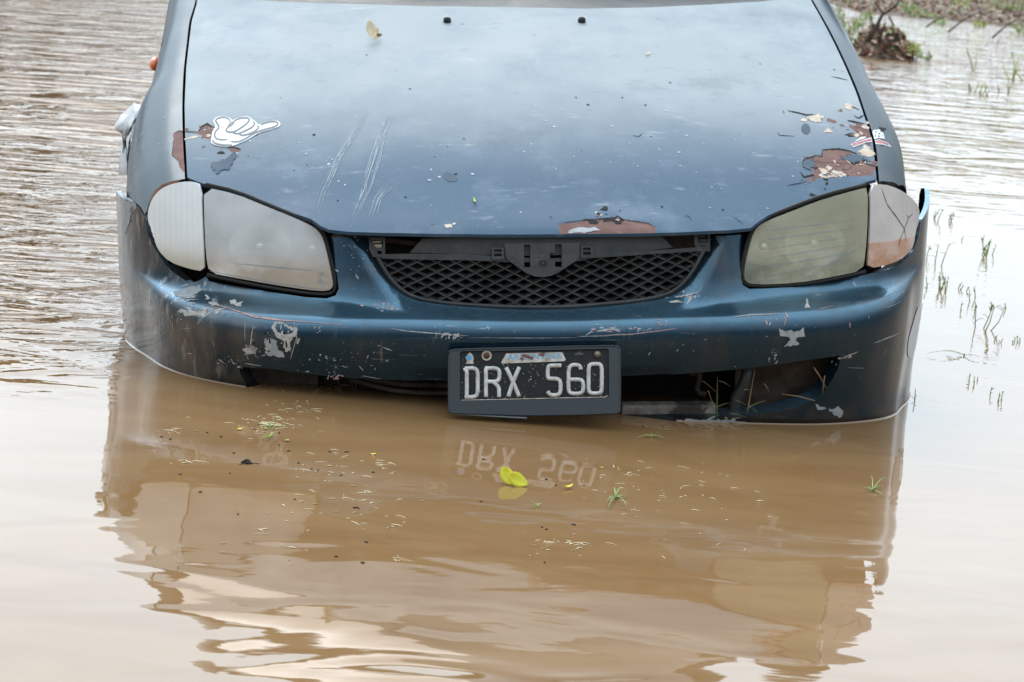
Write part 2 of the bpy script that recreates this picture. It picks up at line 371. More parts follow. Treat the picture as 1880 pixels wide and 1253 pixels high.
M_orange = mat('orange_marker', (.75, .16, .02), .3, coat=.5)
M_wplas = mat('white_plastic_sheet', (.74, .74, .74), .45, var=(.6, .6, .6), vscale=10.)

# ------------------------------------------------------------------ car surfaces
CREST = 0.20        # profile arc-length at the bumper crease is found below
_pl = [(0, .02), (.2, .026), (.4, .050), (.5, .068), (.586, .093), (.66, .133), (.715, .185), (.752, .245), (.79, .335), (.826, .42), (.850, .50), (.862, .57), (.866, .64)]
_dx = np.array([-x for x, _ in _pl[:0:-1]] + [x for x, _ in _pl]); _dy = np.array([y for _, y in _pl[:0:-1]] + [y for _, y in _pl])
_t = np.concatenate([[0], np.cumsum(np.hypot(np.diff(_dx), np.diff(_dy)))]); _t -= _t[len(_t)//2]; ULEN = _t[-1]
planx, plany = spline(_t, _dx), spline(_t, _dy)
_pf = [(.05, .13), (.04, .22), (.032, .30), (.022, .36), (.010, .42), (.002, .47), (.0, .505), (.0025, .525), (.010, .540), (.026, .5495), (.048, .556), (.066, .566), (.082, .588), (.097, .625), (.112, .668), (.128, .715)]
_pd = np.array([p[0] for p in _pf]); _pz = np.array([p[1] for p in _pf]); _pt = np.concatenate([[0], np.cumsum(np.hypot(np.diff(_pd), np.diff(_pz)))])
profd, profz = spline(_pt, _pd), spline(_pt, _pz); V_CREASE = _pt[6]; VLEN = _pt[-1]
wup = spline([0, .33, .42, .60, .70, .80, .90, 1.0, 1.2], [1, 1, 1.25, 1.35, 1.1, .62, .25, .06, 0])
RECESS = None
def bumper_fn(u, v):
    u = np.asarray(u, float); v = np.asarray(v, float); e = 1e-3
    x, y = planx(u), plany(u); tx = planx(u+e)-planx(u-e); ty = plany(u+e)-plany(u-e); l = np.hypot(tx, ty); nx, ny = -ty/l, tx/l
    d = profd(v); up = sstep((v-(V_CREASE-.03))/.03); w = 1+(wup(np.abs(u))-1)*up
    low = sstep((V_CREASE-.10-v)/.12); d = d*w*(1-.75*sstep((np.abs(u)-.62)/.25)*(1-up)) + low*.004*sstep((np.abs(u)-.55)/.2)
    # the faint step above the plate and along the lower edge
    d = d + .006*sstep((.25-np.abs(u-.0))/.012)*sstep((V_CREASE-.052-v)/.008)*sstep((v-(V_CREASE-.165))/.01)
    if RECESS is not None:
        k = np.stack([u.ravel(), v.ravel()], 1); ins = inside(k, RECESS); dd = pldist(k, RECESS); r = np.where(ins, sstep((dd+.004)/.026), sstep((.004-dd)/.026)*0).reshape(u.shape)
        d = d + .022*r
    return np.stack([x+nx*d, y+ny*d, profz(v)], -1)
class BS(Surf): sgn = 1
bump = BS(bumper_fn, (-ULEN+.01, ULEN-.01), (.02, VLEN-.005), 160, 90)
if np.mean(bump.face) < .5: BS.sgn = -1; bump = BS(bumper_fn, (-ULEN+.01, ULEN-.01), (.02, VLEN-.005), 160, 90)

zc = spline([.05, .085, .103, .121, .15, .197, .27, .348, .60, .80, 1.026, 1.25, 1.5, 1.9], [.60, .655, .684, .700, .713, .7285, .752, .778, .850, .897, .944, .978, 1.005, 1.035])
def hood_fn(X, Y):
    X = np.asarray(X, float); Y = np.asarray(Y, float)
    Ye = Y - .0*X
    return np.stack([X, Y, zc(Ye) - .05*X*X - .012*sstep((np.abs(X)-.50)/.2)*sstep((.6-Y)/.3)*0], -1)
class HS(Surf): sgn = 1; asp = 2.0
hood = HS(hood_fn, (-.95, .95), (.09, 1.75), 120, 100)
y0 = spline([.34, .38, .405, .45, .55, .656, .70, .74, .772, .80, .82, .84], [.164, .167, .170, .175, .193, .218, .232, .252, .280, .325, .39, .48])
def lamp_fn(X, z):
    X = np.asarray(X, float); z = np.asarray(z, float); a = np.abs(X)
    bul = .012*np.cos(np.clip((z-.66)/.12, -1, 1)*1.4)
    return np.stack([X, y0(a) + .27*(z-.6) - bul, z], -1)
class LS(Surf): sgn = 1
lampR = LS(lamp_fn, (.34, .835), (.54, .80), 90, 50); lampL = LS(lamp_fn, (-.835, -.34), (.54, .80), 90, 50)

# hood outline traced at its gaps
HL = [(364, -8), (362, 5), (352, 40), (347, 80), (342, 124), (339, 194), (340, 249), (344, 326)]
HF = [(360, 333), (372, 337), (420, 350), (480, 371), (540, 392), (572, 403), (588, 415), (604, 422), (640, 426), (700, 428), (800, 430), (900, 431), (985, 431), (1100, 430), (1180, 429), (1250, 427), (1340, 423), (1378, 419), (1392, 408), (1410, 396), (1450, 379), (1520, 355), (1585, 336), (1608, 330)]
HR = [(1609, 326), (1602, 260), (1586, 212), (1571, 168), (1555, 130), (1538, 93), (1520, 57), (1491, 5), (1484, -8)]
HB = [(1400, 3), (1300, 9), (1196, 14), (1073, 16.5), (954, 14), (779, 12), (620, 7), (500, 3)]
hoL, hoF, hoR, hoB = [hood.inv(q) for q in (HL, HF, HR, HB)]
hood_out = np.concatenate([hoL, hoF, hoR, hoB])

def edge_of(side):
    e = hoL if side < 0 else hoR[::-1]; e = e[np.argsort(e[:, 1])]; return spline(e[:, 1], e[:, 0])
SIL = {-1: [(318, 5), (297, 69), (288, 119), (277, 163), (263, 205), (246, 232), (237, 266), (232, 304), (231, 340)],
       1: [(1503, 5), (1523, 33), (1564, 108), (1592, 163), (1624, 233), (1643, 266), (1659, 298), (1665, 345)]}
DROPZ = .105
def fender_fn(side):
    ex = edge_of(side); pts = []
    for q in SIL[side]:
        d = ray(*q); sv_ = np.arange(4.2, 7.5, .002); p = CAM+sv_[:, None]*d; z = zc(p[:, 1])-.05*.55-DROPZ
        k = np.argmax(p[:, 2] < z); pts.append(p[k])
    pts = np.array(pts); pts = pts[np.argsort(pts[:, 1])]; pts = pts[pts[:, 1] < 1.6]
    ys = [.24] + list(pts[:, 1]) + [2.2]; a = np.abs(pts[:, 0]); xs = [a[0]-.045] + list(a) + [.845]
    ox = spline(ys, xs)
    def f(Y, s):
        Y = np.asarray(Y, float); s = np.asarray(s, float)
        xe = ex(np.clip(Y, .28, 1.6)) + side*.005; ze = zc(np.minimum(Y, 1.75)) - .05*xe*xe + .001; xo = side*ox(Y)
        q = np.clip(s/.20, 0, 1)*math.pi/2; drop = .15
        X = xe+(xo-xe)*np.sin(q)**.95; Z = ze - drop*(1-np.cos(q))**1.15
        ex2 = np.maximum(s-.20, 0); Z = Z-ex2; X = X - side*(.10*ex2*ex2 + .012*sstep((ex2-.08)/.1)*0)
        return np.stack([X, Y+0*s, Z], -1)
    return f
class FL(Surf): sgn = 1
class FR(Surf): sgn = 1
def mk(cls, side):
    o = cls(fender_fn(side), (.25, 2.2), (0, .62), 90, 60)
    p = o(np.array([[.8, .35]]))[0]; n = o.nrm(np.array([.8]), np.array([.35]))[0]
    if n[0]*side < 0: cls.sgn = -1; o = cls(o.fn, (.25, 2.2), (0, .62), 90, 60)
    return o
fenL, fenR = mk(FL, -1), mk(FR, 1)

# ------------------------------------------------------------------ the car
car = empty('car'); M4 = np.eye(4); M4[:3, :3] = RCW; M4[:3, 3] = c2w([0, 0, 0]); car.matrix_world = Matrix(M4.tolist())
tag(car, 'dark blue car with peeling rusty paint standing nose deep in brown floodwater', 'car')

def shard(surf, uv, size, aspect, ang, n=None, jag=.45):
    n = n or random.randint(5, 9); out = []
    for i in range(n):
        a = 2*math.pi*i/n; r = size*(1+random.uniform(-jag, jag)); x, y = r*aspect*math.cos(a), r*math.sin(a)*getattr(surf, 'asp', 1)
        out.append((uv[0]+x*math.cos(ang)-y*math.sin(ang), uv[1]+x*math.sin(ang)+y*math.cos(ang)))
    return out
def flat_poly(acc, surf, uv, mat_i, lift=.0006):
    uv = np.array(uv); P = surf(uv)+surf.nrm(uv[:, 0], uv[:, 1])*lift; c = uv.mean(0); C = surf(c[None])+surf.nrm(c[None, 0], c[None, 1])*lift
    n = len(uv); nn = surf.nrm(c[None, 0], c[None, 1])[0]; fs = []
    V = np.concatenate([P, C])
    for i in range(n):
        f = (i, (i+1) % n, n); q = np.cross(V[f[1]]-V[f[0]], V[f[2]]-V[f[0]]); fs.append(f if q @ nn > 0 else f[::-1])
    acc.add(V, fs, mat_i)
def chips(acc, surf, px, n, size=(.0015, .004), spread=(20, 10), aspect=(1, 3), ang=(0, .4), mats_=(2,), box=False):
    for _ in range(n):
        q = (px[0]+random.gauss(0, spread[0])*.6, px[1]+random.gauss(0, spread[1])*.6); uv = surf.inv1(*q)
        z_ = (size[0]*.6+(size[1]*1.35-size[0]*.6)*random.random()**2.6)*.5; flat_poly(acc, surf, shard(surf, uv, z_, random.uniform(*aspect)*random.choice((1, 1, 2)), random.gauss(*ang), jag=.6), random.choice(mats_))
def streak(acc, surf, pts, w, mat_i, jag=.35, lift=.0007):
    """thin ragged stroke through image points; w in metres"""
    uv = dens(surf.inv(pts), .006, False); n = len(uv)
    if n < 2: return
    t = np.gradient(uv, axis=0); t /= np.linalg.norm(t, axis=1, keepdims=True)+1e-9; nr = np.stack([-t[:, 1], t[:, 0]], 1)*[1, getattr(surf, 'asp', 1)]
    ww = w/2*np.array([max(.12, math.sin(math.pi*(i+.35)/(n-.3))**.5)*(1+random.uniform(-jag, jag)) for i in range(n)])[:, None]
    A, B = uv+nr*ww, uv-nr*ww; V = np.concatenate([A, B]); P = surf(V)+surf.nrm(V[:, 0], V[:, 1])*lift
    nn = surf.nrm(uv[:, 0], uv[:, 1]); fs = []
    for i in range(n-1):
        f = (i, i+1, n+i+1, n+i); q = np.cross(P[f[1]]-P[f[0]], P[f[3]]-P[f[0]]); fs.append(f if q @ nn[i] > 0 else f[::-1])
    acc.add(P, fs, mat_i)
def ipoly(surf, pts, it=0):
    q = surf.inv(pts); return smoothloop(q, it) if it else q
def rough_poly(poly, amp, step):
    d = dens(poly, step); d = d + rng.normal(0, amp, d.shape); return d

# ---- hood
A = Acc()
rustR = [(1472, 300), (1478, 291), (1490, 289), (1497, 286), (1509, 288), (1509, 276), (1540, 274), (1560, 278), (1572, 284), (1560, 292), (1567, 301), (1580, 296), (1588, 296), (1592, 302), (1607, 305), (1608, 318), (1580, 326), (1545, 320), (1520, 324), (1500, 330), (1480, 332), (1492, 320), (1498, 310), (1484, 311), (1475, 306)]
rustR2 = [(1556, 228), (1585, 233), (1592, 222), (1599, 250), (1601, 268), (1580, 262), (1570, 244)]
rustM = [(1025, 411), (1050, 410), (1082, 404), (1108, 403), (1124, 401), (1160, 405), (1190, 411), (1204, 417), (1204, 428.5), (1100, 429.6), (1028, 430)]
rustL = [(364, 243), (372, 232), (380, 228), (392, 236), (396, 246), (386, 256), (372, 250), (352, 246)]
rustL2 = [(418, 272), (424, 270), (443, 276), (437, 281), (424, 279)]
creamR = [(1575, 280), (1583, 272), (1592, 265), (1600, 274), (1601, 284), (1594, 289), (1582, 285)]
creamR2 = [(1486, 213), (1498, 211), (1508, 216), (1505, 226), (1492, 222)]
creamR3 = [(1549, 198), (1556, 190), (1570, 196), (1560, 203)]
bareM = [(1052, 420), (1070, 418), (1090, 419), (1102, 424), (1080, 428), (1040, 428)]
def jag(q, a=.0035, st=.018): d = rough_poly(q, a, st); return rough_poly(d, a*.35, st*.35)
pat = [(jag(ipoly(hood, rustR)), 1), (ipoly(hood, rustM), 1), (jag(ipoly(hood, rustL), .002), 1), (ipoly(hood, rustL2), 1), (jag(ipoly(hood, rustR2)), 1), (jag(ipoly(hood, creamR), .004, .01), 3), (jag(ipoly(hood, creamR2), .004, .01), 3), (jag(ipoly(hood, creamR3), .003, .01), 3), (jag(ipoly(hood, bareM), .0012, .01), 4)]
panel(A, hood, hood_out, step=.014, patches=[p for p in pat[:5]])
rim(A, hood, hood_out, .007, vec=(0, .35, -1))
for p, k in pat[5:]: flat_poly(A, hood, p, k, .0007)
def hs(pts, w, k): streak(A, hood, pts, w, k, lift=.0010)
for pts, w in [([(1509, 276), (1540, 274), (1560, 278), (1574, 284)], .0032), ([(1472, 300), (1478, 291), (1492, 289), (1497, 286), (1509, 288), (1509, 276)], .0018), ([(1469, 316), (1476, 326), (1493, 322)], .0030), ([(1556, 295), (1567, 302), (1580, 296), (1590, 295), (1592, 302), (1608, 306)], .0025),
    ([(1446, 204), (1466, 208), (1480, 212), (1494, 211)], .0028), ([(1556, 222), (1586, 228)], .0032), ([(1568, 213), (1576, 218), (1586, 212)], .0030), ([(1564, 196), (1578, 203)], .0022), ([(1430, 249), (1458, 251)], .0012), ([(1428, 244), (1431, 250)], .0015), ([(1437, 204), (1440, 209)], .0015),
    ([(1525, 141), (1540, 144), (1557, 148)], .0016), ([(1494, 311), (1501, 308)], .0022), ([(1446, 341), (1470, 337), (1482, 333)], .0014),
    ([(364, 243), (372, 232), (380, 228), (395, 236)], .0030), ([(340, 243), (352, 243), (364, 243)], .0015), ([(418, 273), (424, 270), (443, 275)], .0020), ([(1025, 411), (1082, 404), (1124, 401), (1190, 411), (1205, 418)], .0014), ([(1345, 398), (1365, 412)], .0008), ([(1255, 399), (1262, 396), (1270, 404)], .0008),
    ([(1160, 249), (1172, 252), (1180, 246)], .0010)]: hs(pts, w, 2)
# lifted flakes, dents of bare undercoat and pale scuffs that stay with the sheet
for q in ([(392, 300), (415, 290), (430, 281), (426, 300), (410, 314), (398, 318), (388, 312)], [(1474, 298), (1492, 292), (1497, 306), (1484, 312), (1474, 306)], [(1545, 290), (1566, 285), (1590, 292), (1566, 302), (1553, 297)]):
    fq = jag(hood.inv(q), .0035, .014); flat_poly(A, hood, fq, 5, .0014); streak(A, hood, [tuple(p_) for p_ in proj(hood(fq[:max(3, len(fq)//2)]))], .0014, 2, .5, .0012)
flat_poly(A, hood, smoothloop(hood.inv([(812, 320), (824, 316), (836, 322), (842, 333), (826, 335), (815, 330)]), 2), 5, .0006)
flat_poly(A, hood, smoothloop(hood.inv([(1471, 232), (1478, 226), (1486, 231), (1489, 242), (1480, 249), (1471, 242)]), 2), 5, .0006)
for base in ([(672, 200), (655, 240), (630, 275), (608, 320), (592, 350), (580, 392)], [(724, 205), (700, 245), (688, 280), (672, 330), (664, 372)], [(715, 215), (702, 250), (692, 290), (676, 345), (650, 400)], [(668, 212), (648, 252), (622, 292), (600, 345)], [(712, 340), (695, 365), (684, 398)]):
    for k in range(5):
        o = random.uniform(-7, 7); hs([(x+o+random.uniform(-1.5, 1.5), y+random.uniform(-4, 4)) for x, y in base], random.uniform(.0005, .0013), 7)
for _ in range(150):
    x, y = random.uniform(370, 1560), random.uniform(30, 400)
    if y > 330 and (x < 560 or x > 1420): continue
    uv = hood.inv1(x, y); flat_poly(A, hood, shard(hood, uv, random.uniform(.0006, .0016), random.uniform(1, 3), random.gauss(0, .4)), random.choice([6, 6, 4, 2]), .0007)
for c, n in (((800, 412), 3), ((1588, 300), 14), ((1540, 322), 22), ((1498, 218), 8), ((1560, 200), 5)): chips(A, hood, c, n, (.002, .006), (24, 5), (1, 3), (0, .3), (3, 3, 1))
for c_, n_, k_ in (((1540, 300), 46, (1, 1, 3, 5)), ((1575, 240), 26, (1, 3, 2)), ((1500, 335), 14, (5, 2)), ((375, 250), 14, (1, 3, 5)), ((430, 280), 8, (1, 2)), ((1110, 402), 16, (1, 2, 3))): chips(A, hood, c_, n_, (.002, .007), (44, 16), (1, 2.5), (0, .5), k_)
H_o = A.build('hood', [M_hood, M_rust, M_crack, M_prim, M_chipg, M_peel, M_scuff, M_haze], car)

# washer nozzles
for q in ((821, 41), (1068, 41)):
    B = Acc(); c = hood(hood.inv1(*q)[None])[0]; B.loft([[(c[0]+r*math.cos(a), c[1]+r*.9*math.sin(a), c[2]+z) for a in np.linspace(0, 2*math.pi, 14)[:-1]] for r, z in ((.0085, -.003), (.009, .004), (.008, .009), (.004, .0115), (.0005, .012))]); B.box((c[0], c[1]-.008, c[2]+.005), (.004, .004, .003)); B.build('washer_nozzle', M_rubber, H_o)

# hand sticker on the hood (white vinyl, grey outlines)
def hp(x, y): return (360+x/9.4, 200+y/9.4)
B = Acc()
hand = [(250, 590), (265, 520), (275, 430), (300, 370), (345, 320), (290, 225), (330, 165), (420, 138), (520, 140), (590, 170), (628, 215), (700, 180), (800, 148), (880, 142), (930, 160), (975, 200), (1020, 225), (1060, 270), (1110, 290), (1200, 255), (1300, 220), (1380, 212), (1440, 235), (1460, 280), (1430, 320), (1350, 350), (1220, 390), (1100, 420), (1000, 475), (880, 550), (760, 600), (640, 650), (540, 668), (400, 660), (300, 630)]
hu = smoothloop(hood.inv([hp(*p) for p in hand]), 2); panel(B, hood, hu, step=.012, lift=.0016); rim(B, hood, hu, .0012, 0, lift=.0016)
def hl(pts, w=.0034):
    uv = smoothloop(hood.inv([hp(*p) for p in pts]), 2, False); n = len(uv); t = np.gradient(uv, axis=0); t /= np.linalg.norm(t, axis=1, keepdims=True); nr = np.stack([-t[:, 1], t[:, 0]], 1)*[1, 2.4]
    ww = (w/2*np.sin(np.linspace(.25, math.pi-.25, n))**.5)[:, None]; V = np.concatenate([uv+nr*ww, uv-nr*ww]); P = hood(V)+hood.nrm(V[:, 0], V[:, 1])*.0021
    B.add(P, [(i, n+i, n+i+1, i+1) for i in range(n-1)], 1)
hl([(590, 265), (585, 210), (540, 165), (430, 160), (350, 190), (335, 230), (390, 300), (395, 345), (340, 400), (315, 470), (345, 530), (430, 552), (540, 545)])
hl([(545, 310), (640, 240), (740, 180), (880, 165), (930, 200), (880, 270), (770, 350), (660, 415), (560, 420), (510, 390), (540, 340), (640, 280), (655, 250)])
hl([(985, 235), (1020, 270), (970, 335), (850, 395), (720, 450), (640, 435)]); hl([(1060, 300), (1085, 340), (1020, 400), (900, 455), (800, 478), (745, 455)])
hl([(1120, 290), (1300, 232), (1400, 240), (1420, 285), (1350, 330), (1100, 395), (980, 450), (850, 535), (720, 590), (600, 580)]); hl([(290, 540), (290, 590), (380, 630), (500, 645), (620, 640)])
tag(B.build('hand_sticker', [M_white, M_line], H_o), 'white cut-out hand sticker with thumb and little finger out')

# red ribbon sticker: hood half and fender half
B = Acc()
for poly, k, l in (([(1561, 266), (1590, 256), (1600, 254), (1601, 262), (1590, 263), (1567, 272)], 0, .0014), ([(1563, 266), (1590, 258), (1599, 256), (1600, 260), (1588, 262), (1567, 270)], 1, .0020), ([(1568, 262), (1580, 253), (1590, 252), (1588, 255), (1576, 259)], 0, .0014)): flat_poly(B, hood, hood.inv(poly), k, l)
tag(B.build('ribbon_sticker', [M_white, M_red, M_crack], H_o), 'torn red and white ribbon sticker')

# ---- fenders
def fender(side, surf, front, arch_c=(.86, .29), arch_r=.355):
    A = Acc(); ys = np.linspace(front[0][0], 2.0, 30)
    top = [(y, 0.0) for y in np.linspace(front[-1][0], 1.56, 26)]
    # door gap follows the rear of the fender
    back = [(1.56, 0), (1.50, .10), (1.46, .22), (1.44, .60)]
    # arch in the (Y, s) domain
    def s_of(y, z):
        lo, hi = .05, .62
        for _ in range(40):
            mid = (lo+hi)/2; zz = surf(np.array([[y, mid]]))[0][2]
            if zz > z: lo = mid
            else: hi = mid
        return (lo+hi)/2
    arch = []
    for a in np.linspace(0, math.pi, 26):
        y = arch_c[0]+arch_r*math.cos(a); z = arch_c[1]+arch_r*math.sin(a)+.02; arch.append((y, s_of(y, z)))
    arch = [(arch[0][0], .60)] + arch
    f0 = [tuple(p) for p in front]
    a_end = arch[-1]
    outer = top + back[1:] + arch + [(f0[0][0], f0[0][1])] + f0[1:]
    return A, np.array(outer), np.array(arch)
# front outline from the seam with the bumper (low, at the arch) round the lamp to the hood corner
frontL_px = [(229, 357), (238, 364), (250, 373), (258, 380), (266, 394), (270, 386), (274, 370), (282, 354), (296, 341), (318, 333), (338, 329)]
frontR_px = [(1684, 362), (1672, 356), (1664, 350), (1650, 341), (1630, 334), (1614, 333)]
for side, surf, fp in ((-1, fenL, frontL_px), (1, fenR, frontR_px)):
    uv = surf.inv(fp)
    if side > 0: uv[0] = (uv[1][0]+.03, uv[1][1]+.09)
    uv = uv[1:] if side < 0 else uv
    A, outer, arch = fender(side, surf, list(uv))
    pts = []
    if side < 0:
        pts = [(rough_poly(surf.inv([(318, 245), (332, 240), (337, 242), (338, 270), (339, 318), (332, 312), (326, 296), (316, 285), (318, 262)]), .0008, .01), 1)]
    panel(A, surf, outer, step=.014, patches=pts); rim(A, surf, outer, .02)
    if side < 0:
        for p, w in [([(318, 246), (330, 240), (337, 243)], .002), ([(318, 262), (316, 285), (326, 296)], .0012)]: streak(A, surf, p, w, 2)
        rp = surf.inv([(272, 388), (276, 368), (284, 352), (298, 340), (318, 333), (335, 331), (322, 337), (303, 345), (290, 357), (282, 370), (277, 384)]); flat_poly(A, surf, rp, 3, .0012)
        for _ in range(70):
            y, s = random.uniform(.4, 1.2), random.uniform(.03, .3); flat_poly(A, surf, shard(surf, (y, s), random.uniform(.0006, .0018), random.uniform(1, 3), random.uniform(0, 3)), 4, .0006)
    else:
        flat_poly(A, surf, surf.inv([(1604, 259), (1614, 257), (1630, 264), (1636, 271), (1620, 267), (1604, 265)]), 5, .0014); flat_poly(A, surf, surf.inv([(1605, 260), (1615, 258.5), (1629, 265), (1632, 268), (1618, 264.5), (1605, 263)]), 6, .0020)
        flat_poly(A, surf, surf.inv([(1600, 243), (1604, 240), (1614, 239), (1621, 245), (1624, 256), (1612, 255), (1604, 257)]), 5, .0014)
        for c in [(1608, 244), (1614, 247), (1617, 243), (1607, 251), (1613, 252), (1619, 251)]:
            flat_poly(A, surf, shard(surf, surf.inv1(*c), .0022, 1.3, 0), 2, .0020)
        for _ in range(40):
            y, s = random.uniform(.4, 1.2), random.uniform(.03, .3); flat_poly(A, surf, shard(surf, (y, s), random.uniform(.0006, .0015), random.uniform(1, 3), random.uniform(0, 3)), 4, .0006)
    F = A.build('front_fender', [M_fend, M_rust, M_crack, M_rustd, M_chipg, M_white, M_red], car)
    if side < 0:
        tag(F, 'grimy front fender with a peeled rusty patch by the hood gap')
        c = surf(np.array([[1.09, .155]]))[0]; B = Acc(); bm = bmesh.new(); bmesh.ops.create_uvsphere(bm, u_segments=12, v_segments=8, radius=1); bmesh.ops.scale(bm, vec=(.012, .03, .016), verts=bm.verts); bmesh.ops.translate(bm, vec=c+np.array([-.006, 0, 0]), verts=bm.verts); B.bm(bm, 0, True); B.build('side_marker', M_orange, F)

# ---- bumper
topL = [(229, 361), (241, 370), (256, 380), (262, 392), (266, 408), (272, 432), (280, 450), (291, 468), (304, 486), (318, 500), (334, 511), (341, 516), (349, 514), (356, 519), (368, 514), (378, 508)]
under_lampL = [(384, 517), (434, 526), (500, 537), (560, 546), (600, 548.5), (616, 543), (622, 530), (618, 500), (610, 468), (600, 440), (597, 434)]
bridgeL = [(606, 433), (640, 435), (668, 436)]
grilleB = [(678, 442), (688, 466), (700, 490), (712, 510), (726, 527), (745, 543), (768, 552), (800, 558), (850, 563), (920, 567), (985, 568), (1050, 567), (1110, 562), (1170, 556), (1215, 548), (1240, 538), (1262, 520), (1280, 492), (1296, 460), (1306, 438)]
bridgeR = [(1316, 433), (1350, 432), (1378, 430)]
under_lampR = [(1372, 455), (1364, 480), (1360, 510), (1364, 524), (1376, 531), (1410, 530), (1465, 527), (1527, 517), (1588, 505)]
topR = [(1600, 502), (1640, 492), (1664, 476), (1678, 458), (1686, 434), (1691, 405), (1692, 375)]
BIG = np.concatenate([bump.inv(q) for q in (topL, under_lampL, bridgeL, grilleB, bridgeR, under_lampR, topR)])
crease_px = [(652, 436), (664, 462), (680, 497), (698, 527), (722, 552), (752, 570), (800, 580), (900, 586), (985, 587), (1080, 585), (1180, 577), (1240, 566), (1270, 548), (1296, 515), (1312, 480), (1325, 440)]
RECESS = np.concatenate([smoothloop(bump.inv(crease_px), 2, False), [[.33, VLEN+.05], [-.33, VLEN+.05]]])
vtop = _pt[-2]
BIG = np.concatenate([bump.inv(q) for q in (topL, under_lampL, bridgeL, grilleB, bridgeR, under_lampR, topR)])
uL, uR = -ULEN+.05, ULEN-.05
zt = lambda z: float(np.interp(z, _pz, _pt))
outer = np.concatenate([[[uL-.012, .05], [uL-.004, .25], [uL, zt(.55)], [uL, BIG[0][1]-.040], [uL+.03, BIG[0][1]-.016]], BIG[1:-1], [[uR-.045, BIG[-1][1]-.004], [uR-.02, BIG[-1][1]-.012], [uR, BIG[-1][1]-.032], [uR, zt(.55)], [uR-.01, .2], [uR-.02, .05]]])
openT = [(443, 674), (500, 677.5), (571, 688), (645, 694.5), (718, 698), (826, 699), (985, 697), (1138, 691), (1265, 686), (1380, 676), (1463, 664), (1540, 653)]
openR_ = [(1543, 658), (1539, 676), (1529, 696), (1512, 720), (1496, 735), (1463, 747), (1430, 756), (1397, 761), (1347, 765)]
oT = bump.inv(openT); oR = bump.inv(openR_)
oL = oR[::-1]*[-1, 1]; k0 = oT[0][0]; oL = oL*[abs(k0)/abs(oT[-1][0]), 1]
opening = np.concatenate([oT, oR, [[.2, oR[-1][1]-.004], [-.2, oR[-1][1]-.004]], oL])
A = Acc(); panel(A, bump, outer, [opening], step=.011)
rim(A, bump, BIG[8:-4], .03, 1, closed=False); rim(A, bump, outer[3:15], .010, 0, closed=False); rim(A, bump, outer[-12:-4], .010, 0, closed=False); rim(A, bump, opening, .035, 7); rim(A, bump, outer[:4], .014, 0, closed=False); rim(A, bump, outer[-5:], .014, 0, closed=False)
# scars: mats 2 pale, 3 grey, 4 pink, 5 crack/dark, 6 light scuff
def bs(p, w, k, **kw): streak(A, bump, p, w, k, **kw)
for q in ([(500, 592), (520, 594), (545, 600), (548, 612), (540, 618), (533, 640), (526, 648), (523, 630), (512, 622), (503, 608)], [(486, 628), (494, 620), (508, 624), (512, 640), (524, 656), (505, 655), (488, 650)]): flat_poly(A, bump, jag(bump.inv(q), .0022, .009), 3 if q[0][0] == 486 else 2)
for q, k in (([(384, 554), (398, 556), (402, 562), (388, 560)], 2), ([(421, 553), (430, 550), (434, 557), (446, 554), (444, 563), (432, 562), (424, 560)], 2), ([(378, 540), (387, 548), (380, 550)], 2), ([(330, 566), (345, 574), (364, 572), (378, 566), (380, 578), (360, 580), (340, 580)], 2),
            ([(315, 536), (345, 528), (365, 524), (372, 532), (350, 545), (330, 546)], 3), ([(446, 640), (462, 635), (472, 640), (466, 650), (452, 650)], 2), ([(1430, 606), (1452, 610), (1474, 604), (1476, 618), (1462, 620), (1458, 630), (1468, 634), (1440, 636), (1450, 628), (1448, 618), (1432, 616)], 3),
            ([(1498, 742), (1514, 748), (1519, 752), (1505, 752), (1499, 749)], 3), ([(1521, 752), (1540, 746), (1548, 754), (1545, 764), (1538, 768), (1526, 758)], 3), ([(1479, 549), (1482, 549), (1486, 565), (1481, 567)], 2), ([(228, 366), (246, 372), (252, 380), (240, 392), (238, 410), (230, 432), (228, 400)], 3),
            ([(1256, 770), (1290, 772), (1330, 770), (1372, 775), (1340, 782), (1290, 781)], 3)):
    flat_poly(A, bump, jag(bump.inv(q), .0016, .008), k)
for p, w, k in [([(395, 558), (430, 570), (470, 583), (520, 589), (560, 591)], .0028, 4), ([(470, 580), (520, 588), (590, 594), (640, 598)], .0012, 4), ([(540, 592), (545, 620), (533, 660)], .0014, 2), ([(452, 590), (450, 625)], .0012, 3), ([(466, 596), (460, 640)], .0018, 2),
        ([(1345, 583), (1375, 579), (1408, 578), (1432, 577)], .0022, 2), ([(1500, 569), (1530, 562)], .0010, 4), ([(1604, 630), (1630, 620), (1652, 610)], .0030, 3), ([(1624, 545), (1655, 528)], .0012, 6), ([(1622, 556), (1658, 536)], .0010, 6), ([(1624, 566), (1656, 552)], .0010, 6),
        ([(1555, 675), (1586, 676)], .0008, 3), ([(1622, 650), (1628, 640)], .0014, 3), ([(714, 603), (745, 608), (780, 611), (820, 614), (860, 617)], .0016, 2), ([(1120, 616), (1160, 614), (1200, 609), (1245, 603)], .0016, 4), ([(1060, 618), (1110, 617), (1145, 613)], .0014, 2), ([(860, 620), (990, 621), (1060, 620)], .0009, 3),
        ([(1220, 548), (1250, 545), (1272, 540), (1288, 532)], .0016, 2), ([(1262, 556), (1275, 545), (1290, 524)], .0010, 2), ([(1540, 660), (1560, 652), (1575, 646)], .0020, 2), ([(703, 638), (720, 644)], .0020, 3), ([(666, 690), (700, 696)], .0012, 2), ([(450, 667), (480, 672)], .002, 3), ([(330, 603), (350, 604), (356, 598)], .0008, 3)]: bs(p, w, k)
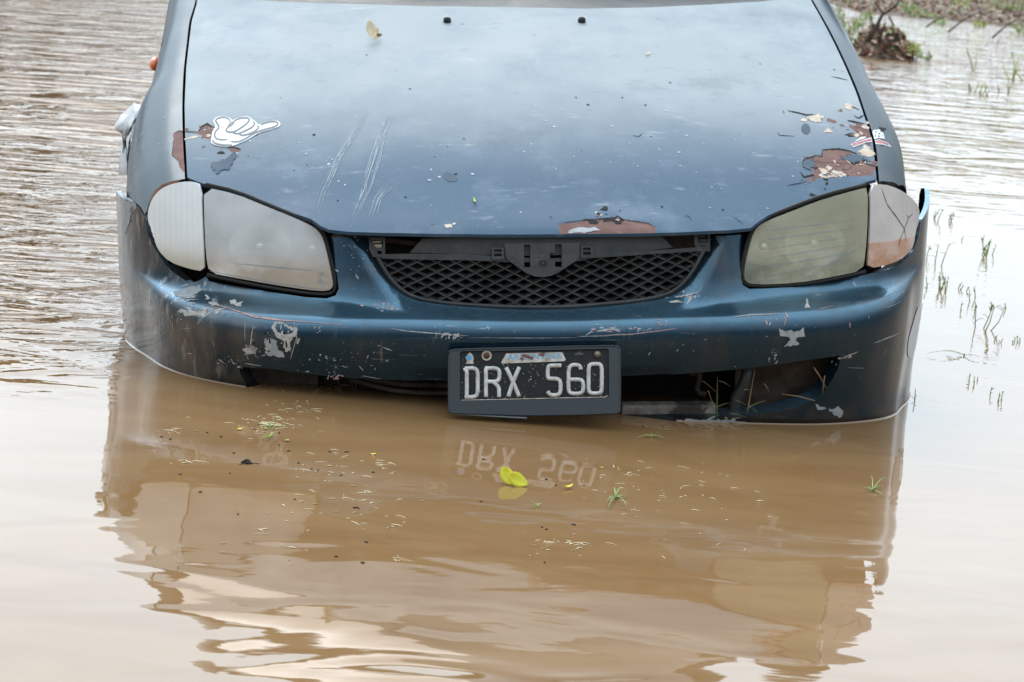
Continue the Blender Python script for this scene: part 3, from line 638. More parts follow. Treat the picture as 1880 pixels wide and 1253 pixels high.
for c, n, sz, sp_, an, ks in (((400, 570), 26, (.001, .004), (36, 9), (.3, .3), (2, 4, 3)), ((720, 565), 34, (.001, .0032), (26, 9), (-.35, .15), (2, 4)), ((825, 617), 26, (.001, .0035), (16, 4), (.1, .6), (2,)), ((1130, 605), 40, (.0008, .0028), (60, 7), (0, .3), (2, 2, 4)), ((1215, 592), 14, (.0008, .003), (25, 7), (0, .6), (4, 2)),
        ((1264, 545), 18, (.001, .003), (22, 8), (.5, .3), (2,)), ((655, 478), 22, (.0008, .003), (22, 30), (-.6, .3), (3,)), ((640, 450), 14, (.0006, .002), (22, 10), (-.5, .3), (3,)), ((690, 497), 10, (.0008, .002), (14, 20), (0, .6), (3,)), ((585, 605), 10, (.001, .003), (14, 9), (1, .5), (4, 2)),
        ((505, 625), 46, (.001, .004), (34, 28), (1.2, .4), (2, 3, 5)), ((600, 665), 45, (.0008, .0026), (70, 18), (.2, .5), (3,)), ((680, 650), 40, (.0006, .002), (60, 30), (0, 1), (3, 6)), ((430, 660), 24, (.001, .003), (26, 12), (-.5, .3), (3,)), ((345, 545), 34, (.001, .005), (24, 20), (.6, .5), (3, 2, 6)), ((340, 575), 20, (.001, .004), (22, 12), (.3, .5), (2, 3)), ((346, 652), 8, (.001, .003), (8, 5), (.5, .4), (4,)),
        ((1420, 590), 12, (.001, .003), (12, 6), (1.4, .3), (4, 2)), ((1443, 588), 7, (.001, .004), (3, 8), (1.5, .2), (4,)), ((1421, 650), 16, (.001, .003), (9, 10), (1.2, .3), (2,)), ((1560, 595), 3, (.002, .003), (1, 5), (1.5, .2), (4,)), ((1595, 583), 2, (.002, .003), (1, 3), (1.5, .2), (4,)), ((1320, 774), 60, (.001, .004), (46, 5), (0, .3), (2, 3, 4)),
        ((1550, 655), 10, (.001, .003), (12, 4), (-.4, .3), (2,)), ((1640, 545), 14, (.0006, .002), (14, 12), (.6, .2), (6,)), ((1250, 640), 30, (.0005, .0013), (110, 36), (0, 1), (3,)), ((1500, 640), 30, (.0005, .0013), (110, 60), (0, 1), (3,)), ((620, 690), 14, (.0008, .003), (14, 5), (.3, .5), (4, 3)), ((300, 600), 60, (.0006, .0025), (26, 60), (1.3, .3), (3, 6))):
    chips(A, bump, c, n, sz, sp_, (1, 3.2), an, ks)
# white oval marking wrapping the right-hand side
flat_poly(A, bump, smoothloop(bump.inv([(1686, 560), (1689, 585), (1686, 615), (1679, 645), (1670, 660), (1665, 650), (1667, 625), (1674, 600), (1681, 575)]), 1), 8, .001)
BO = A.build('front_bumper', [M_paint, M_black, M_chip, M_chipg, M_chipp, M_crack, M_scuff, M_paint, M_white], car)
tag(BO, 'scraped and cracked front bumper')
B = Acc(); flat = bump.inv([(452, 645), (470, 640)])
for _ in range(26):
    p = bump(bump.inv1(460+random.gauss(0, 5), 645+random.gauss(0, 4))[None])[0]; d = Vector((random.gauss(0, 1), -1, random.gauss(0, .8))).normalized()*random.uniform(.004, .012)
    B.tube([p, p+np.array(d)*.6+np.array([0, 0, .001]), p+np.array(d)], .0005, 4)
B.build('frayed_fibres', M_chip, BO)

# ---- lamps
def PY(px, py, Y):
    d = ray(px, py); return CAM + d*(Y-CAM[1])/d[1]
hlL = [(374, 344), (434, 357), (485, 378), (535, 398), (568, 413), (585, 424), (594, 441), (602, 474), (610, 514), (611, 527), (602, 535), (569, 533), (502, 523), (435, 511), (384, 501), (378, 470), (375, 400)]
hlR = [(1387, 420), (1403, 408), (1457, 387), (1519, 364), (1582, 347), (1593, 345), (1593, 404), (1589, 466), (1584, 497), (1527, 509), (1465, 520), (1382, 523), (1368, 517), (1366, 503), (1371, 474), (1379, 440)]
tnL = [(369, 340), (352, 334), (334, 334), (316, 338), (301, 344), (288, 354), (279, 366), (272, 385), (271, 398), (273, 411), (281, 424), (283, 440), (291, 461), (311, 481), (344, 493), (375, 499), (374, 467), (371, 400)]
tnR = [(1598, 341), (1622, 338), (1648, 346), (1667, 358), (1680, 370), (1688, 383), (1688, 404), (1681, 425), (1678, 450), (1667, 467), (1640, 484), (1593, 494), (1595, 466), (1598, 404)]
def lamp(name, surf, px, lens_m, depth, label=None, it=1, refl=True):
    uv = smoothloop(surf.inv(px), it)
    hb = Acc(); P = surf(uv)
    c = uv.mean(0); inner = c+(uv-c)*.97
    rim(hb, surf, inner, depth, 1, lift=-.003, vec=(0, 1, -.42))
    back = surf(dens(inner, .012))+np.array([0, depth, -.42*depth]); bc = back.mean(0)
    hb.add(list(back)+[bc], [(i, (i+1) % len(back), len(back)) for i in range(len(back))], 0)
    rim(hb, surf, uv, .012, 1, lift=-.0015); 
    house = hb.build(name, [M_house, M_black], car)
    if label: tag(house, label)
    A = Acc(); panel(A, surf, uv, step=.010)
    # rolled edge of the glass
    l = dens(uv, .01); cc = l.mean(0); n1 = surf(l)+surf.nrm(l[:, 0], l[:, 1])*0; n2 = surf(cc+(l-cc)*1.012)-surf.nrm(l[:, 0], l[:, 1])*.006; k = len(l)
    A.add(list(n1)+list(n2), [(i, (i+1) % k, k+(i+1) % k, k+i) for i in range(k)], 0)
    A.build('lens', lens_m, house)
    if refl:
        R = Acc(); s = 1 if c[0] > 0 else -1; cx, cz = s*.55, .665
        for (ox, rr) in ((0.0, .062), (-s*.105, .045)):
            yb = surf(np.array([[cx+ox, cz-.01]]))[0][1]; rings = []
            for q in np.linspace(1, .08, 9): rings.append([(cx+ox+rr*q*math.cos(a), yb+.022+.040*(1-q*q), cz-.016+rr*.8*q*math.sin(a)) for a in np.linspace(0, 2*math.pi, 29)[:-1]])
            R.loft(rings); bl = Acc()
            bmm = bmesh.new(); bmesh.ops.create_uvsphere(bmm, u_segments=10, v_segments=8, radius=.011); bmesh.ops.translate(bmm, vec=(cx+ox, yb+.03, cz-.016), verts=bmm.verts); R.bm(bmm, 0, True)
        R.build('reflector', M_refl, house)
    return house, uv
hL, uvL = lamp('headlight', lampL, hlL, M_lensL, .085, 'foggy white headlight, brown silt inside')
hR, uvR = lamp('headlight', lampR, hlR, M_lensR, .085, 'yellowed grey headlight with fine level lines')
tL, uvtL = lamp('turn_signal', lampL, tnL, M_turnL, .03, 'ribbed clear corner lens, dirty at the foot', 1, False)
tR, uvtR = lamp('turn_signal', lampR, tnR, M_turnR, .03, 'cracked corner lens filled with brown water', 1, False)
A = Acc()
for y_ in (0, 1, 2, 3, 4, 5):
    a = [(1398+k*28, 425+y_*17-k*3.4-(y_*.4)*k) for k in range(7)]; a = [p for p in a if p[0] < 1585 and p[1] > 352+(1590-p[0])*.30 and p[1] < 518]
    if len(a) > 2: streak(A, lampR, a, .0010, 0, .1, .0008)
streak(A, lampR, [(1475, 518), (1520, 485), (1570, 460), (1586, 448)], .0016, 0, .2, .001)
for (x, y, n) in ((1392, 517, 9), (1478, 508, 6), (1377, 490, 5), (1384, 492, 4), (1376, 500, 5)):
    for k in range(n):
        px_ = x+k*4.2 if n > 5 else x+random.uniform(-3, 3); py_ = y-k*.25 if n > 5 else y+k*4-8
        streak(A, lampR, [(px_, py_-2.2), (px_+random.uniform(-.5, 1.5), py_+2)], .0009, 0, .1, .0008)
        streak(A, lampR, [(px_-.6, py_+random.choice((-2, 0, 2))), (px_+2.2, py_+random.choice((-2, 0, 2)))], .0007, 0, .1, .0008)
A.build('lens_marking', M_haze, hR)
A = Acc()
for p, w in [([(1618, 345), (1628, 375), (1645, 398), (1660, 420), (1664, 445)], .0016), ([(1660, 420), (1668, 400), (1676, 392)], .0014), ([(1660, 422), (1652, 440), (1650, 452)], .0012), ([(1668, 400), (1664, 395)], .001)]: streak(A, lampR, p, w, 0, .3, .0008)
A.build('crack', M_rustd, tR)
A = Acc()
streak(A, lampL, [(384, 498), (434, 507), (502, 519), (569, 529), (600, 531)], .0016, 0, .1, .0008); streak(A, lampL, [(430, 484), (500, 490), (580, 497)], .0016, 0, .1, .0008)
for k in range(16): streak(A, lampL, [(578+random.uniform(0, 26), 498+k*1.6), (583+random.uniform(0, 24), 499+k*1.6)], .0007, 0, .1, .0008)
A.build('lens_marking', M_haze, hL)

# pockets behind the lamps and the whole dark engine bay
A = Acc()
for x0, x1, y0_, y1, z0, z1 in ((-.60, .60, .30, .33, .20, .64), (-.66, .66, .42, .45, .20, .66), (-.72, -.70, .45, 1.1, .25, .70), (.70, .72, .45, 1.1, .25, .70), (-.8, .8, 1.1, 1.13, .25, .88), (-.34, .34, .22, .25, .50, .665)):
    A.box(((x0+x1)/2, (y0_+y1)/2, (z0+z1)/2), (x1-x0, y1-y0_, z1-z0))
for s in (-1, 1):
    A.box((s*.55, .335, .60), (.30, .03, .12))
A.build('engine_bay', M_dark, car)
# seals below and beside each headlight
for s, surf, pts in ((-1, lampL, [(380, 506), (434, 518), (502, 531), (569, 541), (604, 543), (617, 534), (614, 505), (604, 465), (597, 436), (588, 420), (560, 405), (500, 381), (434, 353), (378, 340)]), (1, lampR, [(1590, 500), (1527, 515), (1465, 525), (1380, 528), (1362, 520), (1361, 500), (1367, 470), (1375, 437), (1388, 414), (1405, 402), (1457, 381), (1519, 358), (1590, 341)])):
    A = Acc(); uv = surf.inv(pts); l = smoothloop(uv, 1, False); A.tube([p for p in surf(l)+np.array([0, .006, 0])], .0042, 8); A.build('lamp_seal', M_rubber, hL if s < 0 else hR)

# ---- grille
def gr_fn(X, z):
    X = np.asarray(X, float); z = np.asarray(z, float); return np.stack([X, .020+.30*X*X+.074+.30*(z-.56), z], -1)
class GS(Surf): sgn = 1
gr = GS(gr_fn, (-.40, .40), (.50, .74), 80, 40)
if np.mean(gr.face) < .5: GS.sgn = -1; gr = GS(gr_fn, (-.40, .40), (.50, .74), 80, 40)
grim_px = [(681, 441), (690, 466), (702, 489), (714, 508), (728, 525), (747, 540), (769, 549), (800, 555), (850, 560), (920, 564), (985, 565), (1050, 564), (1110, 559), (1170, 553), (1213, 545), (1238, 535), (1259, 517), (1277, 490), (1293, 459), (1303, 437)]
gr_rim = smoothloop(gr.inv(grim_px), 1, False)
A = Acc(); P = gr(dens(gr_rim, .01, False)); 
A.tube([p+np.array([0, .002, 0]) for p in P], .0045, 8)
G = A.build('grille', M_black, car); tag(G, 'black diamond mesh grille with its badge missing')
mesh_px = [(690, 474), (760, 475), (850, 477), (905, 479), (930, 481), (950, 494), (975, 507), (996, 511), (1018, 508), (1040, 496), (1062, 479), (1090, 472), (1180, 467), (1289, 460)]
mp = np.concatenate([gr.inv(mesh_px), gr_rim[::-1][3:-3]])
A = Acc(); w, h = .0375, .0180; sl_ = h/w
for sg in (1, -1):
    for k in range(-40, 41):
        xs = np.arange(-.36, .36, .002); zz = .56+sg*sl_*(xs)+k*h; q = np.stack([xs, zz], 1); ok = inside(q, mp); i = 0
        while i < len(xs):
            if ok[i]:
                j = i
                while j+1 < len(xs) and ok[j+1]: j += 1
                if j-i > 3:
                    seg = q[i:j+1:3]; 
                    if (j-i) % 3: seg = np.concatenate([seg, q[j:j+1]])
                    P = gr(seg); t = .0011; D = np.array([0, .020, .002]); r1 = P+[0, 0, t]; r2 = P-[0, 0, t]; r3 = P+D-[0, 0, t*.6]; r4 = P+D+[0, 0, t*.6]; n = len(P)
                    V = np.concatenate([r1, r2, r3, r4]); f = []
                    for a in range(n-1):
                        for b_ in range(4): c_ = (b_+1) % 4; f.append((b_*n+a, b_*n+a+1, c_*n+a+1, c_*n+a))
                    A.add(V, f, 0, False)
                i = j+1
            else: i += 1
A.build('diamond_mesh', M_greyp, G)
# upper carrier, badge mount with slots, clips and end brackets
def gplate(name, outer, holes=(), m=M_greyp, lift=0.004, th=.006, parent=G, it=0):
    A = Acc(); o = gr.inv(outer); o = smoothloop(o, it) if it else o; hs_ = [gr.inv(h) for h in holes]
    panel(A, gr, o, hs_, step=.014, lift=lift); rim(A, gr, o, th, 0, lift=lift)
    for h_ in hs_: rim(A, gr, h_, th*2.0, 0, lift=lift)
    return A.build(name, m, parent)
gplate('upper_carrier', [(752, 464), (775, 439), (820, 437), (985, 436), (1091, 435), (1210, 429), (1236, 455), (1180, 461), (1088, 466), (985, 470), (850, 467)], m=M_greyp, lift=-.002)
gplate('carrier_lip', [(707, 467), (760, 466), (850, 467), (930, 471), (985, 475), (1065, 473), (1088, 466), (1180, 461), (1272, 455), (1292, 452), (1289, 461), (1180, 468), (1090, 474), (1062, 480), (930, 482), (905, 480), (850, 478), (700, 475)], m=M_greyp, lift=.003)
gplate('badge_mount', [(926, 448), (1063, 446), (1063, 472), (1056, 480), (1040, 490), (1024, 501), (1010, 507), (996, 509), (982, 508), (966, 502), (950, 491), (934, 479), (928, 472)], [[(961, 449.5), (973, 449.5), (973, 491), (962, 491)], [(1018, 449), (1030, 449), (1031, 491), (1018, 490), (1018, 477), (1009, 477), (1009, 465), (1018, 465)]], lift=.010, th=.014)
for c in ((914, 466), (1076, 463)):
    x, y = c; gplate('clip', [(x-11, y-11), (x+11, y-11), (x+12, y+11), (x-11, y+11)], [[(x-7, y-8), (x+7, y-8), (x+7, y-3), (x-7, y-3)], [(x-7, y+0), (x+7, y+0), (x+7, y+5), (x-7, y+5)]], lift=.009, th=.009)
A = Acc(); c = gr(gr.inv1(996, 483)[None])[0]+np.array([0, -.013, .002])
A.loft([[(c[0]+r*math.cos(a), c[1]+yo, c[2]+r*math.sin(a)) for a in np.linspace(0, 2*math.pi, 19)[:-1]] for r, yo in ((.0085, .004), (.0085, .001), (.0065, .0), (.006, .002), (.003, .002), (.0025, -.001), (.0003, -.0015))])
A.build('screw', M_greyp, G)
for s, (x, y) in ((-1, (693, 454)), (1, (1289, 444))):
    o = gplate('end_bracket', [(x-15, y-17), (x+14, y-18), (x+14, y+18), (x-8, y+18), (x-15, y+4)], [[(x-8, y-12), (x+10, y-12), (x+10, y+2), (x-8, y+2)], [(x-4, y+7), (x+8, y+7), (x+8, y+13), (x-4, y+13)]], lift=.002, th=.01)
    c = gr(gr.inv1(x, y-3)[None])[0]; A = Acc(); A.box((c[0], c[1]+.006, c[2]-.002), (.018, .012, .007), bev=.0015); A.tube([(c[0]-.008, c[1]+.004, c[2]), (c[0]-.007, c[1]+.002, c[2]+.006), (c[0]+.007, c[1]+.002, c[2]+.007)], .0018, 6)
    A.build('spring_clip', M_cream if s < 0 else M_greyp, G)
    if s < 0: tag(o, 'bracket holding a rusty pale clip')
A = Acc()   # latch bar seen through the gap under the hood
A.tube([PY(x, y, .20) for x, y in ((612, 431), (700, 440), (800, 452), (985, 458), (1150, 450), (1300, 436))], .006, 8); A.box(PY(1250, 442, .2), (.09, .01, .03)); A.build('radiator_support', M_mudm, car)

# ---- lower opening: radiator fins, pipes, straps, hose
A = Acc()
c0, c1 = PY(1142, 715, .22), PY(1262, 712, .22)
for k in range(9):
    z = .395+k*.0125; A.box(((c0[0]+c1[0])/2-.15, .24, z), (c1[0]-c0[0]+.3, .03, .0035), mat=0)
for x in np.linspace(c0[0]-.25, c1[0], 40): A.box((x, .25, .44), (.002, .02, .12), mat=0)
A.box((c1[0]+.012, .23, .44), (.018, .03, .13))
A.build('radiator', M_mudm, car)
A = Acc(); a, b = PY(1140, 748, .10), PY(1312, 752, .10); A.box((a+b)/2, (b[0]-a[0], .03, .022), bev=.004); A.box((a+b)/2+np.array([-.2, .01, -.004]), (.3, .02, .02), bev=.003); tag(A.build('cross_member', mat('mud_caked_bar', (.13, .105, .085), .9, var=(.32, .27, .23), vscale=30., bump=.001, bscale=150., extra=lambda t, p, v, l: layer(t, p, v, l.outputs[0], (.03, .022, .018), 12., .5, .6, 6., .9)), car), 'mud caked bar low in the bumper opening')
A = Acc(); A.tube([PY(x, y, .10) for x, y in ((1374, 668), (1368, 700), (1352, 730), (1346, 765), (1344, 790))], [.011, .0115, .012, .0125, .0125], 12); A.build('coolant_hose', M_black, car)
A = Acc(); A.tube([PY(x, y, .20) for x, y in ((1285, 675), (1283, 700), (1279, 712), (1284, 722), (1296, 724))], .006, 10); A.build('bent_pipe', mat('tan_pipe', (.14, .10, .07), .7, var=(.06, .04, .03), vscale=40.), car)
A = Acc(); A.tube([PY(x, y, .12) for x, y in ((640, 695), (680, 707), (720, 717), (770, 722), (830, 722), (900, 724))], .005, 8); A.tube([PY(x, y, .13) for x, y in ((640, 690), (690, 699), (740, 706), (830, 708), (900, 708))], .006, 8); A.build('brake_pipe', M_mudm, car)
for p in (((618, 690), (622, 705), (629, 716)), ((640, 690), (645, 706), (650, 718)), ((657, 690), (655, 706), (651, 716))):
    A = Acc(); A.tube([PY(x, y, .105) for x, y in p], .0030, 6, flat=.5); A.build('hanging_strap', M_greyp, car)
A = Acc()
A.box((.53, .20, .43), (.26, .01, .24)); A.box((-.2, .24, .42), (.75, .012, .2)); A.box((-.55, .18, .40), (.22, .01, .2))
A.build('splash_shield', M_mudm, car)

# ---- number plate
TILT = rad(29); O = PY(981, 700, -.030); ex = np.array([math.cos(rad(1.0)), 0, math.sin(rad(1.0))]); ez = np.array([0, math.sin(TILT), math.cos(TILT)])
def pl_fn(a, b):
    a = np.asarray(a, float)[..., None]; b = np.asarray(b, float)[..., None]; return O+a*ex+b*ez
class PS(Surf): sgn = 1
pl = PS(pl_fn, (-.22, .22), (-.1, .1), 60, 40)
if np.mean(pl.face) < .5: PS.sgn = -1; pl = PS(pl_fn, (-.22, .22), (-.1, .1), 60, 40)
def Z5(x, y): return (800+x/4.178, 600+y/4.178)
fo = [Z5(*p) for p in ((100, 205), (112, 188), (150, 180), (380, 172), (700, 166), (1060, 156), (1370, 150), (1398, 158), (1411, 178), (1411, 400), (1411, 640), (1405, 658), (1380, 666), (1100, 676), (700, 682), (400, 672), (130, 664), (106, 660), (101, 640), (100, 600), (100, 300))]
fi = [Z5(*p) for p in ((184, 206), (200, 192), (620, 186), (1060, 178), (1312, 172), (1326, 186), (1328, 530), (1312, 548), (1000, 556), (600, 566), (200, 572), (184, 560))]
A = Acc(); fou = smoothloop(pl.inv(fo), 1); fiu = pl.inv(fi); panel(A, pl, fou, [fiu], step=.012, lift=.004); rim(A, pl, fou, .012, 0, lift=.004); rim(A, pl, fiu, .006, 0, lift=.004)
l = dens(fou, .01); PB = pl(l)-pl.nrm(l[:, 0], l[:, 1])*.008; k = len(l); A.add(list(PB)+[PB.mean(0)], [((i+1) % k, i, k) for i in range(k)], 0)
A.tube([p for p in pl(fou)+pl.nrm(fou[:, 0], fou[:, 1])*.003], .0022, 8, caps=False)
FR_ = A.build('plate_frame', M_frame, car); tag(FR_, 'black plastic frame round the number plate')
A = Acc(); A.tube([p for p in pl(pl.inv([Z5(110, 662), Z5(400, 680), Z5(700, 697)]))+np.array([0, 0, -.001])], .0016, 6); A.build('loose_edge_strip', M_scuff, FR_)
A = Acc(); c = fiu.mean(0); panel(A, pl, c+(fiu-c)*1.02, step=.02); PLT = A.build('number_plate', M_plate, car); 
tag(PLT, 'black plate reading DRX 560 in white')
# raised characters
A = Acc()
def stroke(pts, r=.0040, it=2):
    uv = pl.inv([Z5(*p) for p in pts]); uv = smoothloop(uv, it, False) if len(uv) > 2 else uv; uv = dens(uv, .004, False); nrm_ = pl.nrm(uv[:, 0], uv[:, 1])
    A.tube([p for p in pl(uv)+nrm_*.0012], r, 10)
CH = [('letter', ([(212, 335), (238, 326), (238, 430), (238, 540)], [(222, 322), (298, 320), (322, 345), (322, 430), (322, 515), (300, 542), (222, 543)])),
      ('letter', ([(385, 322), (385, 430), (385, 543)], [(376, 322), (465, 320), (488, 342), (488, 400), (468, 424), (390, 424)], [(440, 424), (484, 466), (485, 500), (485, 543)])),
      ('letter', ([(540, 316), (592, 425), (640, 540)], [(640, 314), (592, 425), (556, 540)])),
      ('digit', ([(962, 300), (872, 300), (860, 312), (858, 400), (880, 400), (938, 402), (957, 424), (957, 505), (935, 527), (876, 527), (857, 498)],)),
      ('digit', ([(1112, 332), (1108, 306), (1085, 295), (1045, 295), (1020, 318), (1018, 410), (1018, 495), (1038, 516), (1108, 516), (1131, 495), (1131, 428), (1110, 406), (1026, 408)],)),
      ('digit', ([(1222, 288), (1190, 289), (1172, 310), (1172, 400), (1172, 495), (1190, 514), (1254, 514), (1273, 495), (1273, 400), (1273, 308), (1254, 288), (1222, 288)],))]
for nm_, sts in CH:
    A = Acc()
    for st in sts: stroke(st, .0040, 1)
    A.build(nm_, M_char, PLT)
A = Acc(); stroke([(196, 566), (600, 558), (1000, 548), (1300, 542), (1318, 530)], .0010, 0)
for _ in range(120):
    q = Z5(random.uniform(200, 1310), random.uniform(285, 550)); flat_poly(A, pl, shard(pl, pl.inv1(*q), random.uniform(.0004, .0009), 1.4, random.uniform(0, 3)), 0, .0005)
A.build('plate_border', M_cream, PLT)
A = Acc()
trap = [(540, 207), (972, 197), (998, 256), (985, 266), (505, 284), (503, 274)]
flat_poly(A, pl, pl.inv([Z5(*p) for p in trap]), 0, .0008)
cu = bpy.data.curves.new('txt', 'FONT'); cu.body = 'ARGENTINA'; cu.size = 1; cu.resolution_u = 3; to = bpy.data.objects.new('txt', cu); COL.objects.link(to)
bpy.context.view_layer.update(); tm = to.evaluated_get(bpy.context.evaluated_depsgraph_get()).to_mesh(); tv = np.array([v.co[:] for v in tm.vertices]); tf = [tuple(p.vertices) for p in tm.polygons]; to.to_mesh_clear
x0, x1, ya, yb = tv[:, 0].min(), tv[:, 0].max(), tv[:, 1].min(), tv[:, 1].max()
tuv = pl.inv([Z5(548+(x-x0)/(x1-x0)*420, 258-(x-x0)/(x1-x0)*12-(y-ya)/(yb-ya)*44) for x, y, _ in tv])
A.add(pl(tuv)+pl.nrm(tuv[:, 0], tuv[:, 1])*.0014, tf, 1, False); bpy.data.objects.remove(to)
for q, r in (((690, 228), .0045), ((728, 240), .003), ((820, 215), .0035), ((662, 247), .0025)): flat_poly(A, pl, shard(pl, pl.inv1(*Z5(*q)), r, 1.6, 0), 2, .0018)
tag(A.build('country_band', [M_cream, M_blue, M_rust], PLT), 'worn band reading ARGENTINA in blue on white')
A = Acc(); e = [(232, 286), (292, 286), (286, 262), (292, 240), (280, 215), (262, 198), (246, 212), (228, 236), (240, 262)]; flat_poly(A, pl, pl.inv([Z5(*p) for p in e]), 0, .0008); flat_poly(A, pl, shard(pl, pl.inv1(*Z5(256, 240)), .0055, 1, 0, 9, .15), 1, .0012)
A.build('plate_emblem', [M_cream, M_blue], PLT); A = Acc(); flat_poly(A, pl, pl.inv([Z5(*p) for p in ((1066, 204), (1130, 200), (1134, 216), (1068, 222))]), 0, .0008); A.build('plate_slot', M_greyp, PLT)
for (x, y), R_, mm in (((390, 226), .0098, M_cream), ((1240, 215), .0068, M_bolt)):
    A = Acc(); q = pl.inv1(*Z5(x, y)); 
    prof = ((R_, 0), (R_, .0025), (R_*.82, .0035), (R_*.6, .0015), (R_*.55, .0040), (.0002, .0045)) if R_ > .008 else ((R_, 0), (R_, .002), (R_*.75, .0045), (R_*.4, .006), (.0002, .0063))
    ring = lambda r, o_: [pl(np.array([[q[0]+r*math.cos(a), q[1]+r*math.sin(a)]]))[0]+pl.nrm(q[None, 0], q[None, 1])[0]*(.001+o_) for a in np.linspace(0, 2*math.pi, 21)[:-1]]
    rr = [ring(r, o_) for r, o_ in prof]; A.loft(rr[:4], 0); A.loft(rr[3:], 1 if R_ > .008 else 0); A.build('plate_bolt', [mm, M_rustd], FR_)

# ---- cabin and the rest of the body (seen mirrored in the water)
def grid(acc, fn, nu, nv, mat=0):
    V = [fn(u, v) for v in np.linspace(0, 1, nv) for u in np.linspace(-1, 1, nu)]; acc.add(V, [(j*nu+i, j*nu+i+1, (j+1)*nu+i+1, (j+1)*nu+i) for j in range(nv-1) for i in range(nu-1)], mat)
lerp = lambda a, b, t: a+(b-a)*t
hbz = spline(hoB[::-1][:, 0], hoB[::-1][:, 1])
def ws(u, v): return (u*lerp(.77, .57, v), lerp(1.30+.20*u*u, 2.02+.13*u*u, v), lerp(.962-.025*u*u, 1.345-.02*u*u, v)+.03*math.sin(math.pi*v))
A = Acc(); grid(A, ws, 17, 9); WSO = A.build('windscreen', M_glass_dark, car)
A = Acc()
def cowl(u, v):
    x = u*.77; yh = float(hbz(np.clip(x, -.72, .72)))-.01 + (abs(u) > .93)*.1; y = lerp(yh, 1.32+.20*u*u, v); zz = float(zc(yh))-.05*x*x-.012; return (x, y, lerp(zz, .958-.025*u*u, v))
grid(A, cowl, 25, 4); A.build('cowl_panel', M_black, car)
for a, b in (((-.55, 1.36), (.02, 1.33)), ((.02, 1.335), (.58, 1.40))):
    A = Acc(); A.tube([(lerp(a[0], b[0], t), lerp(a[1], b[1], t)+.01, .985+.012*math.sin(t*3.1)) for t in np.linspace(0, 1, 9)], .006, 6); A.build('wiper', M_rubber, WSO)
A = Acc(); grid(A, lambda u, v: (u*lerp(.585, .56, v), lerp(2.0+.13*u*u, 3.0-.05*u*u, v), 1.352-.03*u*u*u*u-.012*u*u+.035*math.sin(math.pi*(v*.8+.1))), 17, 9); A.build('roof', M_fend, car)
A = Acc(); grid(A, lambda u, v: (u*lerp(.56, .70, v), lerp(2.98, 3.55, v), lerp(1.355, 1.02, v)-.02*u*u), 11, 5); A.build('rear_window', M_glass_dark, car)
A = Acc(); grid(A, lambda u, v: (u*.78, lerp(3.53, 4.15, v)-.06*u*u, 1.02-.05*u*u-.06*v*v), 13, 6); grid(A, lambda u, v: (u*.82, 4.15-.06*u*u+.03*math.sin(3.1*v), lerp(.955, .30, v)-.05*u*u*(1-v)), 13, 6); A.build('boot', M_fend, car)
